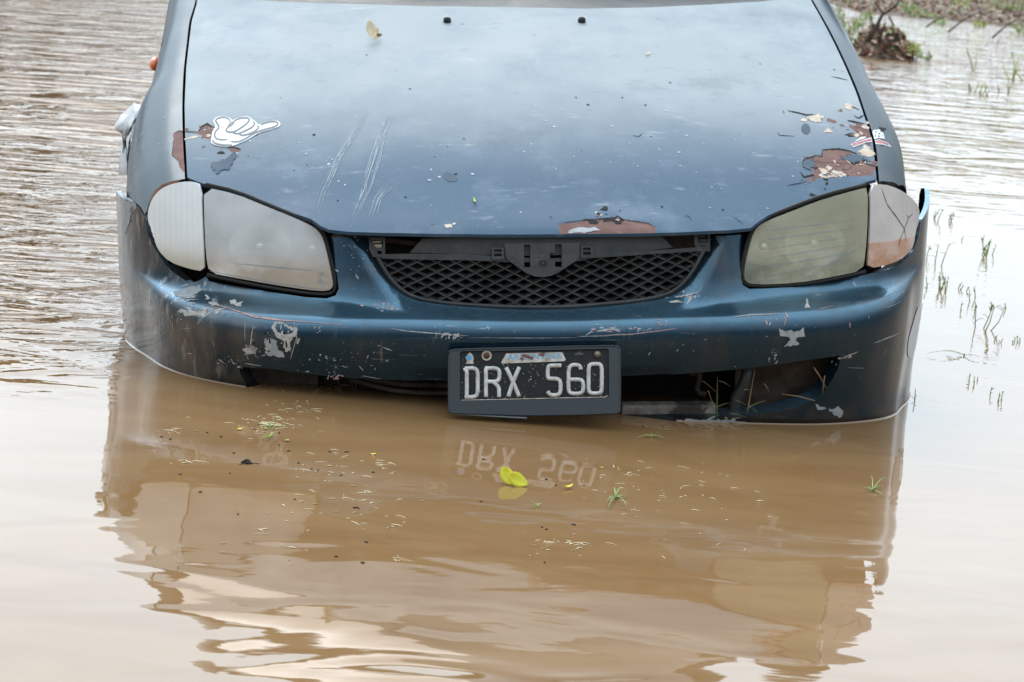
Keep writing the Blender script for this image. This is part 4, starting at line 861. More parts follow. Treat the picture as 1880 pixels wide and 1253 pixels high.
for s in (-1, 1):
    A = Acc(); A.tube([(s*.765, 1.47, .935), (s*.68, 1.78, 1.14), (s*.585, 2.10, 1.325)], [.03, .026, .028], 8); A.tube([(s*.585, 2.10, 1.325), (s*.575, 2.6, 1.35), (s*.565, 2.98, 1.33)], .022, 8); A.tube([(s*.565, 2.98, 1.33), (s*.68, 3.35, 1.10), (s*.74, 3.6, .99)], [.035, .045, .06], 8); A.tube([(s*.73, 2.55, .95), (s*.60, 2.5, 1.33)], .028, 8); A.build('roof_pillar', M_fend, car)
    A = Acc(); V = [(s*.755, 1.52, .945), (s*.755, 2.5, .96), (s*.735, 3.45, .98), (s*.575, 2.97, 1.325), (s*.585, 2.5, 1.345), (s*.60, 2.08, 1.31)]; A.add(V, [(0, 1, 4, 5), (1, 2, 3, 4)], 0, False); A.build('side_window', M_glass_dark, car)
    A = Acc()
    ysec = np.linspace(1.465, 4.12, 40); zs = [(.755, .955), (.80, .945), (.835, .90), (.850, .80), (.852, .66), (.845, .60), (.850, .56), (.838, .38), (.80, .24)]
    rings = [[(s*(x-.05*max(0, (y-3.4)/.7)**2-.036*(1-float(sstep((y-1.46)/.7)))), y, z) for x, z in zs] for y in ysec]; A.loft(rings, 0, closed=False); A.build('body_side', M_fend, car)
    for yd in (2.50, 3.35):
        D_ = Acc(); D_.tube([(s*(x+.0015), yd+.05*(z < .6), z) for x, z in zs[2:]], .003, 4); D_.build('door_gap', M_crack, car)
    HN = Acc(); HN.box((s*.862, 2.36, .80), (.02, .13, .025), bev=.006); HN.build('door_handle', M_black, car)
    if s > 0:
        MR = Acc(); c = (s*.93, 1.62, 1.005); bm = bmesh.new(); bmesh.ops.create_uvsphere(bm, u_segments=20, v_segments=14, radius=1)
        for v in bm.verts: v.co = Vector((np.sign(v.co.x)*abs(v.co.x)**.75*.105, np.sign(v.co.y)*abs(v.co.y)**.8*.055, np.sign(v.co.z)*abs(v.co.z)**.75*.07))+Vector(c)
        MR.bm(bm, 0, True); MR.tube([(s*.76, 1.60, .955), (s*.85, 1.60, .975)], [.035, .025], 8); MO = MR.build('side_mirror', M_fend, car)
        GL = Acc(); GL.box((c[0], c[1]+.056, c[2]), (.16, .004, .10), bev=.001); GL.build('mirror_glass', M_steel, MO)
    for yw, nm_ in ((.86, 0), (3.45, 1)):
        T = Acc(); rr = [(.20, .10), (.255, .098), (.282, .085), (.29, .04), (.29, -.04), (.282, -.085), (.255, -.098), (.20, -.10)]
        T.loft([[(s*(.70)+dx, yw+r*math.cos(a), .29+r*math.sin(a)) for r, dx in rr] for a in np.linspace(0, 2*math.pi, 41)], 0, closed=False)
        WH = T.build('wheel', M_tyre, car); T = Acc(); T.loft([[(s*(.70)+s*dx, yw+r*math.cos(a), .29+r*math.sin(a)) for a in np.linspace(0, 2*math.pi, 33)[:-1]] for r, dx in ((.205, .09), (.19, .075), (.15, .05), (.07, .065), (.05, .085), (.001, .09))], 0); T.build('rim', M_steel, WH)
    WL = Acc(); n = 22; WL.loft([[(x, .86+.36*math.cos(a), .29+.37*math.sin(a)) for x in (s*.58, s*.77)] for a in np.linspace(0, math.pi, n)], 0, closed=False); WL.build('arch_liner', M_rubber, car)
A = Acc(); A.box((0, 2.6, .30), (1.5, 2.9, .1)); A.build('floor_pan', M_dark, car)

# ------------------------------------------------------------------ water, ground, bank
CAMW = c2w(CAM)
def Wp(px, py, z=0.0):
    d = RCW @ ray(px, py); return CAMW + d*(z-CAMW[2])/d[2]
def sea(t, p, vec, last):
    geo = N(t, 'ShaderNodeNewGeometry'); pos = geo.outputs['Position']
    sx = N(t, 'ShaderNodeSeparateXYZ'); t.links.new(pos, sx.inputs[0])
    def m(op, a, b=None, clamp=False):
        n = N(t, 'ShaderNodeMath', operation=op, use_clamp=clamp)
        for i, q in enumerate((a, b)):
            if q is None: continue
            if isinstance(q, (int, float)): n.inputs[i].default_value = q
            else: t.links.new(q, n.inputs[i])
        return n.outputs[0]
    def ss(v, a, b):
        r = N(t, 'ShaderNodeMapRange', interpolation_type='SMOOTHSTEP'); r.inputs[1].default_value = a; r.inputs[2].default_value = b; t.links.new(v, r.inputs[0]); return r.outputs[0]
    def noise(sc, det, rough=.5, dist=0., rot=0., w=0.):
        mp = N(t, 'ShaderNodeMapping'); mp.inputs['Scale'].default_value = sc; mp.inputs['Rotation'].default_value = (0, 0, rot); mp.inputs['Location'].default_value = (w, w*.7, 0); t.links.new(pos, mp.inputs[0])
        n = N(t, 'ShaderNodeTexNoise', _Scale=1., _Detail=det, _Roughness=rough, _Distortion=dist); t.links.new(mp.outputs[0], n.inputs['Vector']); return n.outputs['Fac']
    X, Y = sx.outputs['X'], sx.outputs['Y']
    # wind reaches the water left of the car and behind it; the lee in front lies calm
    lft = m('MULTIPLY', ss(X, -.70, -.95), ss(Y, -.30, .8))
    far = m('MULTIPLY', ss(X, .6, 1.1), ss(Y, 2.6, 6.0))
    patch = noise((.9, 1.4, 1), 2., w=3.)
    wav = m('ADD', m('MULTIPLY', lft, m('ADD', .65, patch)), m('MULTIPLY', far, m('ADD', .35, m('MULTIPLY', patch, .6))))
    back = ss(Y, 9., 14.); wav = m('MAXIMUM', wav, m('MULTIPLY', back, .8))
    r1 = m('ADD', m('MULTIPLY', noise((3.1, 5.2, 1), 2., .5, 1.6, rad(-18)), .95), m('MULTIPLY', noise((5.0, 7.5, 1), 2., .5, 1.0, rad(10), 3.), .28)); r2 = noise((11., 17., 1), 2., .55, 1.0, rad(-8), 5.)
    r0 = noise((1.3, 2.3, 1), 2., .5, 1.8, rad(-22), 7.)
    rip = m('ADD', m('ADD', m('MULTIPLY', r1, m('SUBTRACT', .034, m('MULTIPLY', ss(Y, 1.2, 4.5), .021))), m('MULTIPLY', r2, m('SUBTRACT', .0042, m('MULTIPLY', ss(Y, 1.5, 6.), .003)))), m('MULTIPLY', r0, m('MULTIPLY', ss(Y, 1.5, 5.), .085)))
    near = ss(Y, -.55, -1.0)
    sw = noise((1.5, 2.2, 1), 1., .4, .7, rad(20), 1.); sw2 = noise((3.0, 5.0, 1), 1., .4, 1.2, rad(-6), 9.)
    fine = noise((10, 22, 1), 2., .5, 0, rad(-12), 2.)
    h = m('ADD', m('MULTIPLY', rip, wav), m('ADD', m('MULTIPLY', m('ADD', m('MULTIPLY', sw, .010), m('MULTIPLY', sw2, .0035)), m('ADD', .30, m('MULTIPLY', near, .25))), m('MULTIPLY', fine, m('ADD', .00014, m('MULTIPLY', ss(X, .75, 1.2), .0019)))))
    b = N(t, 'ShaderNodeBump', _Strength=1., _Distance=1.); t.links.new(h, b.inputs['Height']); L(t, b, 0, p, 'Normal')
    silt = noise((1.6, 3.4, 1), 6., .6, 1.6, rad(12), 4.)
    mx = N(t, 'ShaderNodeMix', data_type='RGBA'); t.links.new(ss(silt, .3, .7), mx.inputs[0]); mx.inputs[6].default_value = (.240, .132, .056, 1); mx.inputs[7].default_value = (.285, .164, .074, 1); t.links.new(mx.outputs[2], p.inputs['Base Color'])
M_water = mat('muddy_water', (.3, .2, .12), .02, extra=sea); M_water.node_tree.nodes['Principled BSDF'].inputs['IOR'].default_value = 1.37
A = Acc(); q = 160.; xs = np.concatenate([[-q, -40], np.linspace(-12, 12, 13), [40, q]]); ys = np.concatenate([[-q, -40], np.linspace(-10, 16, 14), [50, q]])
A.add([(x, y, 0) for y in ys for x in xs], [(j*len(xs)+i, j*len(xs)+i+1, (j+1)*len(xs)+i+1, (j+1)*len(xs)+i) for j in range(len(ys)-1) for i in range(len(xs)-1)])
tag(A.build('water', M_water), 'brown floodwater round the car', kind='structure')
# ground under the flood, rising to a littered bank behind on the right
def hash2(x, y): return .5*math.sin(x*3.1+1.3*math.sin(y*2.3))+.3*math.sin(y*5.7+x*1.7)+.2*math.sin(x*11+y*9)
mc = Wp(1618, 104)
bl0, bl1 = Wp(1640, 30), Wp(1880, 52); bd = (bl1-bl0)[:2]; bd /= np.linalg.norm(bd); bn = np.array([-bd[1], bd[0]]); bn = bn if bn[1] > 0 else -bn
def gz(x, y):
    d = (np.array([x, y])-bl0[:2]) @ bn + .35*hash2(x*.5, y*.4)
    z = -.34 + .38*float(sstep((d+.9)/1.1)) + .34*float(sstep((d-.1)/7.0)) + 1.2*float(sstep((d-20)/40.))
    lx = (np.array([x, y])-bl0[:2]) @ bd; z = -.34+(z+.34)*float(sstep((lx+2.5)/2.5)) if d < 12 else z
    r = math.hypot((x-mc[0])/.40, (y-mc[1])/.75); z = max(z, -.34+.56*float(sstep((1.4-r)/1.25))+.03*hash2(x*7, y*5)*(r < 1.3))
    return z+.015*hash2(x*4, y*4)
xs = np.concatenate([[-160, -60, -20, -8, 0], np.arange(2, 16, .12), [17, 19, 24, 40, 80, 160]]); ys = np.concatenate([[-160, -60, -15, -5, 5, 12], np.arange(14, 40, .16), [42, 46, 55, 70, 160]])
A = Acc(); A.add([(x, y, gz(x, y)) for y in ys for x in xs], [(j*len(xs)+i, j*len(xs)+i+1, (j+1)*len(xs)+i+1, (j+1)*len(xs)+i) for j in range(len(ys)-1) for i in range(len(xs)-1)])
M_soil = mat('wet_soil', (.10, .062, .042), .85, var=(.20, .13, .09), vscale=7., bump=.01, bscale=30.)
tag(A.build('ground', M_soil), 'muddy ground rising to a bank', kind='structure')
# meniscus where the floodwater wets the bumper
def contact(us):
    lo = np.zeros(len(us)); hi = lo+VLEN*.6
    for _ in range(30):
        mid = (lo+hi)/2; k = c2w(bumper_fn(us, mid))[:, 2] < 0; lo, hi = np.where(k, mid, lo), np.where(k, hi, mid)
    return lo
us = np.linspace(-ULEN+.055, ULEN-.06, 260); cv = np.stack([us, contact(us)], 1); ok = ~inside(cv, opening)
A = Acc(); i = 0
while i < len(us):
    if ok[i]:
        j = i
        while j+1 < len(us) and ok[j+1]: j += 1
        if j-i > 3:
            seg = cv[i:j+1]; P = c2w(bump(seg)); Nn = bump.nrm(seg[:, 0], seg[:, 1]) @ RCW.T; Nn[:, 2] = 0; Nn /= np.linalg.norm(Nn, axis=1, keepdims=True)
            A.loft([P+Nn*o_+np.array([0, 0, z]) for o_, z in ((.0002, .0026), (.0008, .0014), (.0018, .0007), (.0032, .0002), (.005, -.0008))][::1], closed=False)
        i = j+1
    else: i += 1
tag(A.build('water_edge', mat('water_film', (.30, .20, .125), .03)), 'thin rim of water climbing the bumper', kind='structure')
# wet drip line of scum on the right
# ------------------------------------------------------------------ floating and growing things
M_leafy = mat('yellow_leaf', (.62, .56, .012), .5, var=(.74, .70, .04), vscale=25.); M_petal = mat('yellow_petal', (.72, .52, .01), .5)
M_leafg = mat('green_leaf', (.16, .24, .04), .5, var=(.30, .38, .05), vscale=20.); M_dry = mat('dry_leaf', (.88, .78, .56), .6, var=(.75, .58, .32), vscale=60.)
M_straw = mat('straw', (.85, .70, .46), .6, var=(.66, .50, .28), vscale=40.); M_seed = mat('dark_seed', (.035, .02, .012), .7)
M_grass = mat('flooded_grass', (.20, .30, .07), .55, var=(.34, .42, .13), vscale=30.); M_stem = mat('brown_stem', (.20, .11, .05), .7, var=(.3, .2, .1), vscale=30.); M_bark = mat('dark_bark', (.035, .025, .018), .85, var=(.08, .055, .04), vscale=30.)
M_lime = mat('lime_leaf', (.30, .38, .05), .5, var=(.42, .46, .08), vscale=15.)
def leafmesh(acc, c, l, w, ang, up=(0, 0, 1), curl=.2, mat_i=0, fold=.15, n=9, tilt=0.):
    up = Vector(up).normalized(); a = up.orthogonal().normalized(); a = Matrix.Rotation(ang, 3, up) @ a; b = up.cross(a); c = Vector(c); V = []
    for i in range(n):
        t = i/(n-1); ww = w/2*math.sin(math.pi*min(1, t*.96+.03))**.8*(1.15-.4*t); x = (t-.5)*l; z = curl*l*((t-.5)**2)*2+tilt*x
        for k in (-1, -.5, 0, .5, 1): V.append(c+a*x+b*(ww*k)+up*(z+fold*ww*abs(k)))
    acc.add(V, [(i*5+k, i*5+k+1, (i+1)*5+k+1, (i+1)*5+k) for i in range(n-1) for k in range(4)], mat_i)
def blade(acc, base, tip, w, sag=.2, n=7, mat_i=0):
    b, t = Vector(base), Vector(tip); d = t-b; side = d.cross(Vector((0, 0, 1))); side = side.normalized() if side.length > 1e-6 else Vector((1, 0, 0)); V = []
    for i in range(n):
        s = i/(n-1); p = b+d*s+Vector((0, 0, 1))*(sag*d.length*math.sin(math.pi*s)); ww = w/2*(1-s)**.6+.0001; V += [p-side*ww, p+Vector((0, 0, ww*.5)), p+side*ww]
    acc.add(V, [(i*3+k, i*3+k+1, (i+1)*3+k+1, (i+1)*3+k) for i in range(n-1) for k in (0, 1)], mat_i)
def place(acc, name, mats_, label, cat, group=None, thick=.0008):
    o = acc.build(name, mats_); tag(o, label, cat, group)
    if thick: md = o.modifiers.new('thickness', 'SOLIDIFY'); md.thickness = thick; md.offset = 0
    return o
LA, LB = rad(75), rad(110); p = Wp(940, 890); A = Acc(); leafmesh(A, (p[0]-.008, p[1]+.004, .012), .036, .024, LA, (-.35, -1, .55), .25, 0, .3); leafmesh(A, (p[0]+.008, p[1]-.004, .009), .038, .026, LB, (.25, -1, .5), .3, 0, .3); A.tube([(p[0]-.012, p[1]+.022, .010), (p[0]-.008, p[1]+.034, .013)], .0009, 5, 1)
place(A, 'floating_leaf', [M_leafy, M_stem], 'bright yellow folded leaf floating below the number plate reflection', 'leaf')
p = Wp(1043, 898); A = Acc(); leafmesh(A, (p[0], p[1], .004), .026, .0075, rad(2), curl=.25); place(A, 'petal', [M_petal], 'narrow deep yellow petal floating right of the big yellow leaf', 'petal')
for (x, y, l, w, a, m_, lab) in ((440, 790, .012, .008, 0, M_leafy, 'tiny yellow leaf floating below left end of the bumper'), (488, 789, .009, .008, 1, M_leafg, 'tiny olive leaf beside the tangled straw left of centre'), (527, 811, .011, .008, .3, M_leafg, 'small green leaf right of the tangled straw'), (685, 836, .005, .012, 1.2, M_leafy, 'tiny upright yellow leaf left of the plate reflection'), (1104, 861, .009, .003, 0, M_petal, 'tiny yellow sliver floating over the reflected last digit')):
    p = Wp(x, y); A = Acc(); leafmesh(A, (p[0], p[1], .002), l, w, a); place(A, 'small_leaf', [m_], lab, 'leaf')
# on the hood
def onhood(px, py, lift=.004): q = hood.inv1(px, py); n = hood.nrm(q[None, 0], q[None, 1])[0]; return c2w(hood(q[None])[0]+n*lift), n @ RCW.T
VA = rad(90); p, n = onhood(684, 72, .006); A = Acc(); leafmesh(A, p+np.array([-.003, 0, .012]), .044, .024, VA+rad(-22), (.15, -1, .35), .5, 0, .35); leafmesh(A, p+np.array([.008, -.004, .006]), .026, .018, VA+rad(-50), (.5, -1, .7), .6, 0, -.4); leafmesh(A, p+np.array([.013, -.010, .004]), .014, .009, VA+rad(60), (.4, -1, .5), .8, 1, .5)
LF = place(A, 'dry_leaf', [M_dry, M_stem], 'curled pale dry leaf lying on the rear of the hood', 'leaf')
ze, zn = np.array(LF.bound_box).mean(0), 0
p, n = onhood(871, 370, .003); A = Acc(); leafmesh(A, p, .020, .005, rad(50), n, .2); place(A, 'hood_leaflet', [M_lime], 'tiny pale green leaflet stuck near the front edge of the hood', 'leaf')
p, n = onhood(1190, 101, .003); A = Acc(); leafmesh(A, p, .022, .004, rad(0), n, .3); place(A, 'wood_sliver', [M_straw], 'short pale sliver lying on the rear right of the hood', 'twig')
# tangled clump and twigs
p = Wp(453, 851); A = Acc()
for _ in range(26): a = random.uniform(0, 6.3); r = random.uniform(.002, .011); A.tube([(p[0]+r*math.cos(a), p[1]+r*math.sin(a)*.8, .001), (p[0]+random.uniform(-.006, .006), p[1]+random.uniform(-.006, .006), random.uniform(.002, .008)), (p[0]-r*math.sin(a), p[1]+r*math.cos(a)*.7, .001)], .0007, 4)
A.tube([(p[0]-.012, p[1]-.016, .001), (p[0]+.004, p[1]-.006, .003), (p[0]+.022, p[1]-.002, .001)], .0007, 4); place(A, 'root_clump', [M_seed], 'small dark tangled root clump floating on brown water at left', 'debris', thick=0)
def floats(name, label, cat, group, mats_, pts_, lmin, lmax, wid):
    protos = []
    for k in range(5):
        l = lerp(lmin, lmax, k/4); me = Acc(); bend = random.uniform(-.04, .04)
        me.tube([(-l/2, 0, .0008), (0, bend*l, .0014), (l/2, 0, .0007)], [wid*.7, wid, wid*.5], 5, flat=.6); o = me.build(name, [mats_[k % len(mats_)]]); protos.append(o)
    for i, (x, y) in enumerate(pts_):
        k = i % 5 if i >= 5 else i; o = protos[k] if i < 5 else protos[k].copy()
        if i >= 5: COL.objects.link(o)
        q = Wp(x, y); o.location = q; s = random.uniform(.6, 1.3); o.scale = (s, random.uniform(.7, 1.6), 1); o.rotation_euler = (0, 0, random.gauss(.15, .7) if wid < .0010 else random.uniform(0, 3)); tag(o, label, cat, group)
cl = [((490, 780), (55, 18), 46), ((540, 750), (40, 18), 18), ((330, 790), (30, 12), 10), ((350, 848), (34, 4), 12), ((610, 860), (60, 26), 26), ((700, 858), (30, 14), 14), ((640, 915), (40, 12), 12), ((700, 950), (60, 28), 14), ((560, 940), (90, 30), 14), ((500, 1000), (140, 28), 14), ((730, 1025), (20, 8), 6),
      ((1130, 880), (50, 45), 30), ((1260, 900), (90, 50), 28), ((1050, 1000), (36, 12), 22), ((990, 1005), (20, 18), 8), ((1320, 950), (120, 60), 14), ((900, 1100), (400, 60), 16), ((1300, 1090), (200, 50), 8)]
pts = [(random.gauss(c[0], s[0]*.62), random.gauss(c[1], s[1]*.62)) for c, s, n in cl for _ in range(n)]
pts = [p_ for p_ in pts if p_[1] > 735+(p_[0] > 820)*60]
floats('straw_fleck', 'tiny pale straw fleck floating on the brown water before the bumper', 'straw', 'straw flecks floating in front of the car', [M_straw, M_straw, mat('straw_tan', (.50, .36, .19), .7)], pts[:285], .004, .019, .0009)
pts = [(475, 781), (468, 790), (498, 781), (512, 796), (512, 818), (429, 833), (406, 803), (313, 807), (296, 803), (530, 829), (548, 851), (572, 862), (583, 864), (626, 874), (685, 868), (422, 870), (331, 872), (368, 904), (672, 996), (653, 933), (658, 935), (883, 922), (1003, 881), (1021, 892), (1053, 964), (995, 969), (1003, 973), (1000, 1034), (666, 1034), (617, 1023), (541, 918), (437, 945), (380, 795), (605, 830), (636, 831), (1072, 892), (888, 844)]
pts2 = [(random.uniform(1170, 1400), 784+random.gauss(0, 4)) for _ in range(26)]+[(random.uniform(450, 640), 716+random.gauss(0, 5)+(x_-450)*0) for x_ in range(14)]
floats('reed_bit', 'short tan reed bit lying in the water against the bumper foot', 'straw', 'reed bits along the bumper foot', [M_stem], pts2, .006, .022, .0016)
floats('dark_seed', 'small dark seed husk floating on the brown water', 'seed', 'dark seed husks on the water', [M_seed], pts, .003, .008, .0018)
A = Acc(); p = Wp(500, 782)
for _ in range(16):
    a = random.uniform(0, math.pi); l = random.uniform(.012, .034); c = (p[0]+random.gauss(0, .014), p[1]+random.gauss(0, .010)); A.tube([(c[0]-l/2*math.cos(a), c[1]-l/2*math.sin(a), .001), (c[0], c[1], .003), (c[0]+l/2*math.cos(a), c[1]+l/2*math.sin(a), .001)], .0009, 4, random.choice([0, 0, 1]))
place(A, 'straw_tangle', [M_straw, M_grass], 'loose tangle of straw and green stalks below left of the bumper opening', 'debris', thick=0)
def floatgrass(px, blades_, name, label, mi=M_grass, cat='grass'):
    p = Wp(*px); A = Acc()
    for (dx, dy, w) in blades_:
        q = Wp(px[0]+dx, px[1]+dy); q2 = q.copy(); q2[2] = random.uniform(.002, .012); blade(A, (p[0], p[1], .002), q2, w, .08)
    A.tube([(p[0], p[1], -.01), (p[0], p[1], .006)], .0015, 5); place(A, name, [mi], label, cat, thick=.0005)
floatgrass((1130, 915), [(-14, 22, .003), (-4, -10, .003), (24, 2, .003), (20, 24, .0025), (8, -12, .0025), (-10, 6, .002), (-18, 18, .002), (26, -4, .002)], 'floating_grass', 'green grass sprig floating right of the yellow petal')
floatgrass((1602, 903), [(-22, 2, .003), (14, -8, .003), (18, 12, .0025), (-4, -22, .002), (8, 4, .003), (24, -16, .002), (-12, -4, .002)], 'floating_grass', 'green grass tuft at the right edge of the car reflection')
floatgrass((1196, 803), [(-28, 4, .0025), (24, 6, .0025), (-14, -1, .002), (10, 0, .002)], 'floating_grass', 'thin green grass stalk floating under the right bumper opening')
floatgrass((985, 932), [(-12, 0, .0025), (10, -3, .0025), (-6, 3, .002)], 'floating_grass', 'short yellow green grass bit below the big yellow leaf', M_lime)
floatgrass((494, 806), [(-14, 6, .003), (10, -8, .003), (12, 3, .0025)], 'floating_grass', 'bright green stalk pieces below the straw tangle', M_lime)
floatgrass((1770, 654), [(-40, -6, .003), (28, 6, .003), (-70, 0, .002)], 'floating_grass', 'long thin stalk lying flat on the water right of the bumper')
# grass caught in the bumper opening
A = Acc()
def cc(x, y, Y): return c2w(PY(x, y, Y))
for b0, b1, w, s in (((1315, 772), (1317, 690), .005, 0), ((1372, 760), (1386, 678), .003, 1), ((1300, 718), (1312, 755), .004, 1), ((1312, 750), (1340, 740), .004, 0), ((1370, 752), (1405, 736), .005, 0), ((1350, 735), (1386, 757), .003, 0), ((1320, 700), (1342, 711), .004, 0), ((1290, 700), (1316, 722), .003, 1), ((1365, 716), (1380, 718), .004, 0), ((1340, 760), (1372, 768), .004, 0), ((1318, 760), (1300, 765), .003, 0), ((1390, 758), (1372, 742), .003, 0)):
    p0_, p1_ = cc(*b0, .055), cc(*b1, .06); blade(A, p0_, p1_, w, .03 if s else .06, mat_i=s)
place(A, 'caught_grass', [mat('muddy_grass', (.075, .10, .03), .6, var=(.14, .15, .06), vscale=40.), M_stem], 'dull green grass and stalks caught in the right bumper opening', 'grass', thick=.0004)
for b0, b1, lb in (((1494, 675), (1516, 712), 'longest dry twig slanting inside the outer corner of the bumper opening'), ((1514, 690), (1510, 722), 'short upright twig in the outer corner of the bumper opening'), ((1435, 724), (1496, 736), 'flat thin twig lying on the lip of the bumper opening'), ((1402, 704), (1412, 720), 'tiny dark twig right of the hose in the bumper opening')):
    A = Acc(); A.tube([cc(*b0, .09), cc((b0[0]+b1[0])/2, (b0[1]+b1[1])/2-2, .085), cc(*b1, .09)], .0012, 5); place(A, 'caught_twig', [M_stem], lb, 'twig', thick=0)

def sprig(px, hpx, n, label, lean=0., mi=M_grass, name='water_sprig', leafy=1., spread=.5, group=None):
    p = Wp(*px); sc = np.linalg.norm(CAMW-p)/FK; h = hpx*sc*.85; A = Acc()
    for k in range(max(1, int(n*.7+.5))):
        a = random.uniform(-1, 1)*spread+lean; b = random.uniform(-.5, .5); hh = h*random.uniform(.55, 1.05); base = np.array([p[0]+random.gauss(0, 8)*sc*spread*2, p[1]+random.gauss(0, 20)*sc, -.02]); tip = base+np.array([hh*math.sin(a), hh*b*.4, hh*math.cos(a)+.02])
        pts_ = [base, (base+tip)/2+np.array([random.gauss(0, .06*hh), 0, .02*hh]), tip]; A.tube(pts_, [1.0*sc, .8*sc, .5*sc], 5, random.choice([0, 0, 1]))
        for j in range(int(random.randint(2, 4)*leafy)):
            t = random.uniform(.3, 1); q = base+(tip-base)*t; l = hh*random.uniform(.18, .4); an = random.uniform(0, 6.3); blade(A, q, q+np.array([l*math.cos(an), l*.4*math.sin(an), l*random.uniform(.1, .7)]), 3.2*sc, .15)
    place(A, name, [mi, M_stem], label, 'grass', group, .0004)
for px, h_, n, lab, ln in (((1803, 470), 40, 9, 'wide bushy green sprig standing in the white water right of the headlight', .1), ((1716, 405), 26, 4, 'short green sprig close to the right corner lens', .2), ((1740, 405), 22, 4, 'low sprig just right of the corner lens sprig', .3), ((1714, 480), 48, 4, 'thin sprig hard against the right side of the bumper', .0), ((1716, 528), 34, 4, 'upright green sprig beside the bumper crease', 0.), ((1730, 535), 36, 5, 'taller green sprig beside the bumper scratches', .1), ((1752, 532), 20, 4, 'low sprig leaning right beside the taller one', .7), ((1794, 552), 34, 3, 'single thin green shoot between the sprigs', .1), ((1806, 606), 66, 5, 'tallest green sprig on the right with a dark root', .25), ((1774, 570), 20, 3, 'small faint sprig in the middle of the right water', .2), ((1848, 572), 16, 2, 'tiny lone shoot near the right frame edge', 0), ((1832, 628), 16, 5, 'low spreading sprig at far right', .8), ((1864, 628), 16, 5, 'low spreading sprig touching the right frame edge', -.7), ((1704, 572), 22, 3, 'small green shoots beside the lower bumper side', .2), ((1774, 703), 20, 3, 'short double shoot low on the right water', .1), ((1794, 698), 14, 1, 'single dark blade low on the right water', .1), ((1826, 732), 18, 5, 'small fan of blades at lower right', .2), ((1688, 738), 26, 2, 'dark curved blade beside the bumper foot', .1), ((1653, 738), 12, 3, 'mossy tuft clinging where bumper meets water', 0), ((1800, 440), 12, 2, 'tiny shoots behind the bushy sprig', 0), ((1755, 440), 14, 2, 'faint shoots left of the bushy sprig', .2)):
    sprig(px, h_, n, lab, ln)
# far bank: litter, branches, plants
A = Acc(); cols_ = [M_rustd, mat('litter_brown', (.19, .10, .06), .8), mat('litter_tan', (.55, .40, .28), .8), mat('litter_red', (.22, .07, .05), .8), M_grass, mat('litter_dark', (.05, .04, .03), .9)]
for _ in range(9000):
    if random.random() < .13: a = random.uniform(0, 6.3); r = random.uniform(0, 1.2)**.6; x, y = mc[0]+.40*r*math.cos(a), mc[1]+.75*r*math.sin(a)
    else: t = random.uniform(-1, 9); s = random.uniform(-.5, 7); q = bl0[:2]+bd*t+bn*s; x, y = q
    z = gz(x, y)
    if z < .004: continue
    leafmesh(A, (x, y, z+.012), random.uniform(.04, .10), random.uniform(.025, .05), random.uniform(0, 6.3), (random.gauss(0, .5), random.gauss(-.3, .5), 1), random.uniform(0, .6), random.choices(range(6), [3, 5, 6, 3, 2, 3])[0], n=4)
tag(A.build('leaf_litter', cols_), 'fallen leaves covering the muddy bank', kind='stuff')
def br(ptsz, r0, r1, acc): acc.tube([Vector(q) for q in ptsz], np.linspace(r0, r1, len(ptsz)), 7)
def VP(px, py, base):          # a point standing upright over a base on the water
    b = Wp(*base); d = RCW @ ray(px, py); s = (b[1]-CAMW[1])/d[1]; return CAMW+d*s
A = Acc(); B0 = (1606, 108)
br([VP(1592, 78, B0), VP(1603, 58, B0), VP(1611, 47, B0), VP(1616, 35, B0), VP(1621, 26, B0), VP(1630, 22, B0)], .022, .011, A); br([VP(1608, 50, B0), VP(1618, 62, B0), VP(1614, 80, B0)], .012, .018, A); br([VP(1621, 26, B0), VP(1612, 12, B0), VP(1604, 4, B0)], .009, .004, A); br([VP(1603, 50, B0), VP(1598, 32, B0), VP(1595, 18, B0)], .007, .003, A); br([VP(1618, 62, B0), VP(1624, 50, B0), VP(1626, 40, B0)], .010, .004, A); br([VP(1630, 22, B0), VP(1646, 10, B0), VP(1660, -14, B0)], .011, .006, A)
place(A, 'fallen_branch', [M_bark], 'dark forked dead branch sticking out of the leafy mound', 'branch', thick=0)
A = Acc(); br([VP(1632, 30, (1655, 100)), VP(1648, 62, (1655, 100)), VP(1668, 96, (1655, 100))], .009, .007, A); place(A, 'thin_branch', [M_bark], 'thin bare twig leaning right of the leafy mound', 'branch', thick=0)
def bush(px, w, h, n, mi, label, name='bank_plant', ls=(5, 10), group=None):
    p = Wp(*px); sc = np.linalg.norm(CAMW-p)/FK; w_, h_ = w*sc, h*sc; z0 = max(0, gz(p[0], p[1])); A = Acc()
    st = [(p[0]+random.gauss(0, w_*.2), p[1]+random.gauss(0, .06)) for _ in range(max(3, n//14))]
    for x, y in st: A.tube([(x, y, z0-.05), (x+random.gauss(0, w_*.12), y, z0+h_*.6), (x+random.gauss(0, w_*.25), y, z0+h_)], [.006, .004, .002], 5, 1)
    for _ in range(n):
        a = random.uniform(0, 6.3); r = random.uniform(0, 1)**.5; q = (p[0]+w_/2*r*math.cos(a), p[1]+w_*.4*r*math.sin(a), z0+h_*random.uniform(.05, 1.)*(1.1-.5*r)); leafmesh(A, q, random.uniform(*ls)*sc, random.uniform(*ls)*.5*sc, random.uniform(0, 6.3), (random.gauss(0, .7), random.gauss(-.6, .6), 1), .3, 0, n=4)
    place(A, name, [mi, M_stem], label, 'plant', group, 0)
bush((1672, 112), 40, 32, 110, M_lime, 'lime green leafy plant in the water right of the mound'); bush((1648, 88), 26, 20, 50, M_lime, 'small yellow green plant beside the thin twig'); bush((1700, 112), 26, 18, 30, M_grass, 'faint low green plant right of the lime green one'); bush((1556, 78), 40, 46, 110, M_grass, 'green weeds standing between the fender and the mound'); bush((1535, 50), 34, 40, 80, M_grass, 'green weeds farthest back behind the right fender')
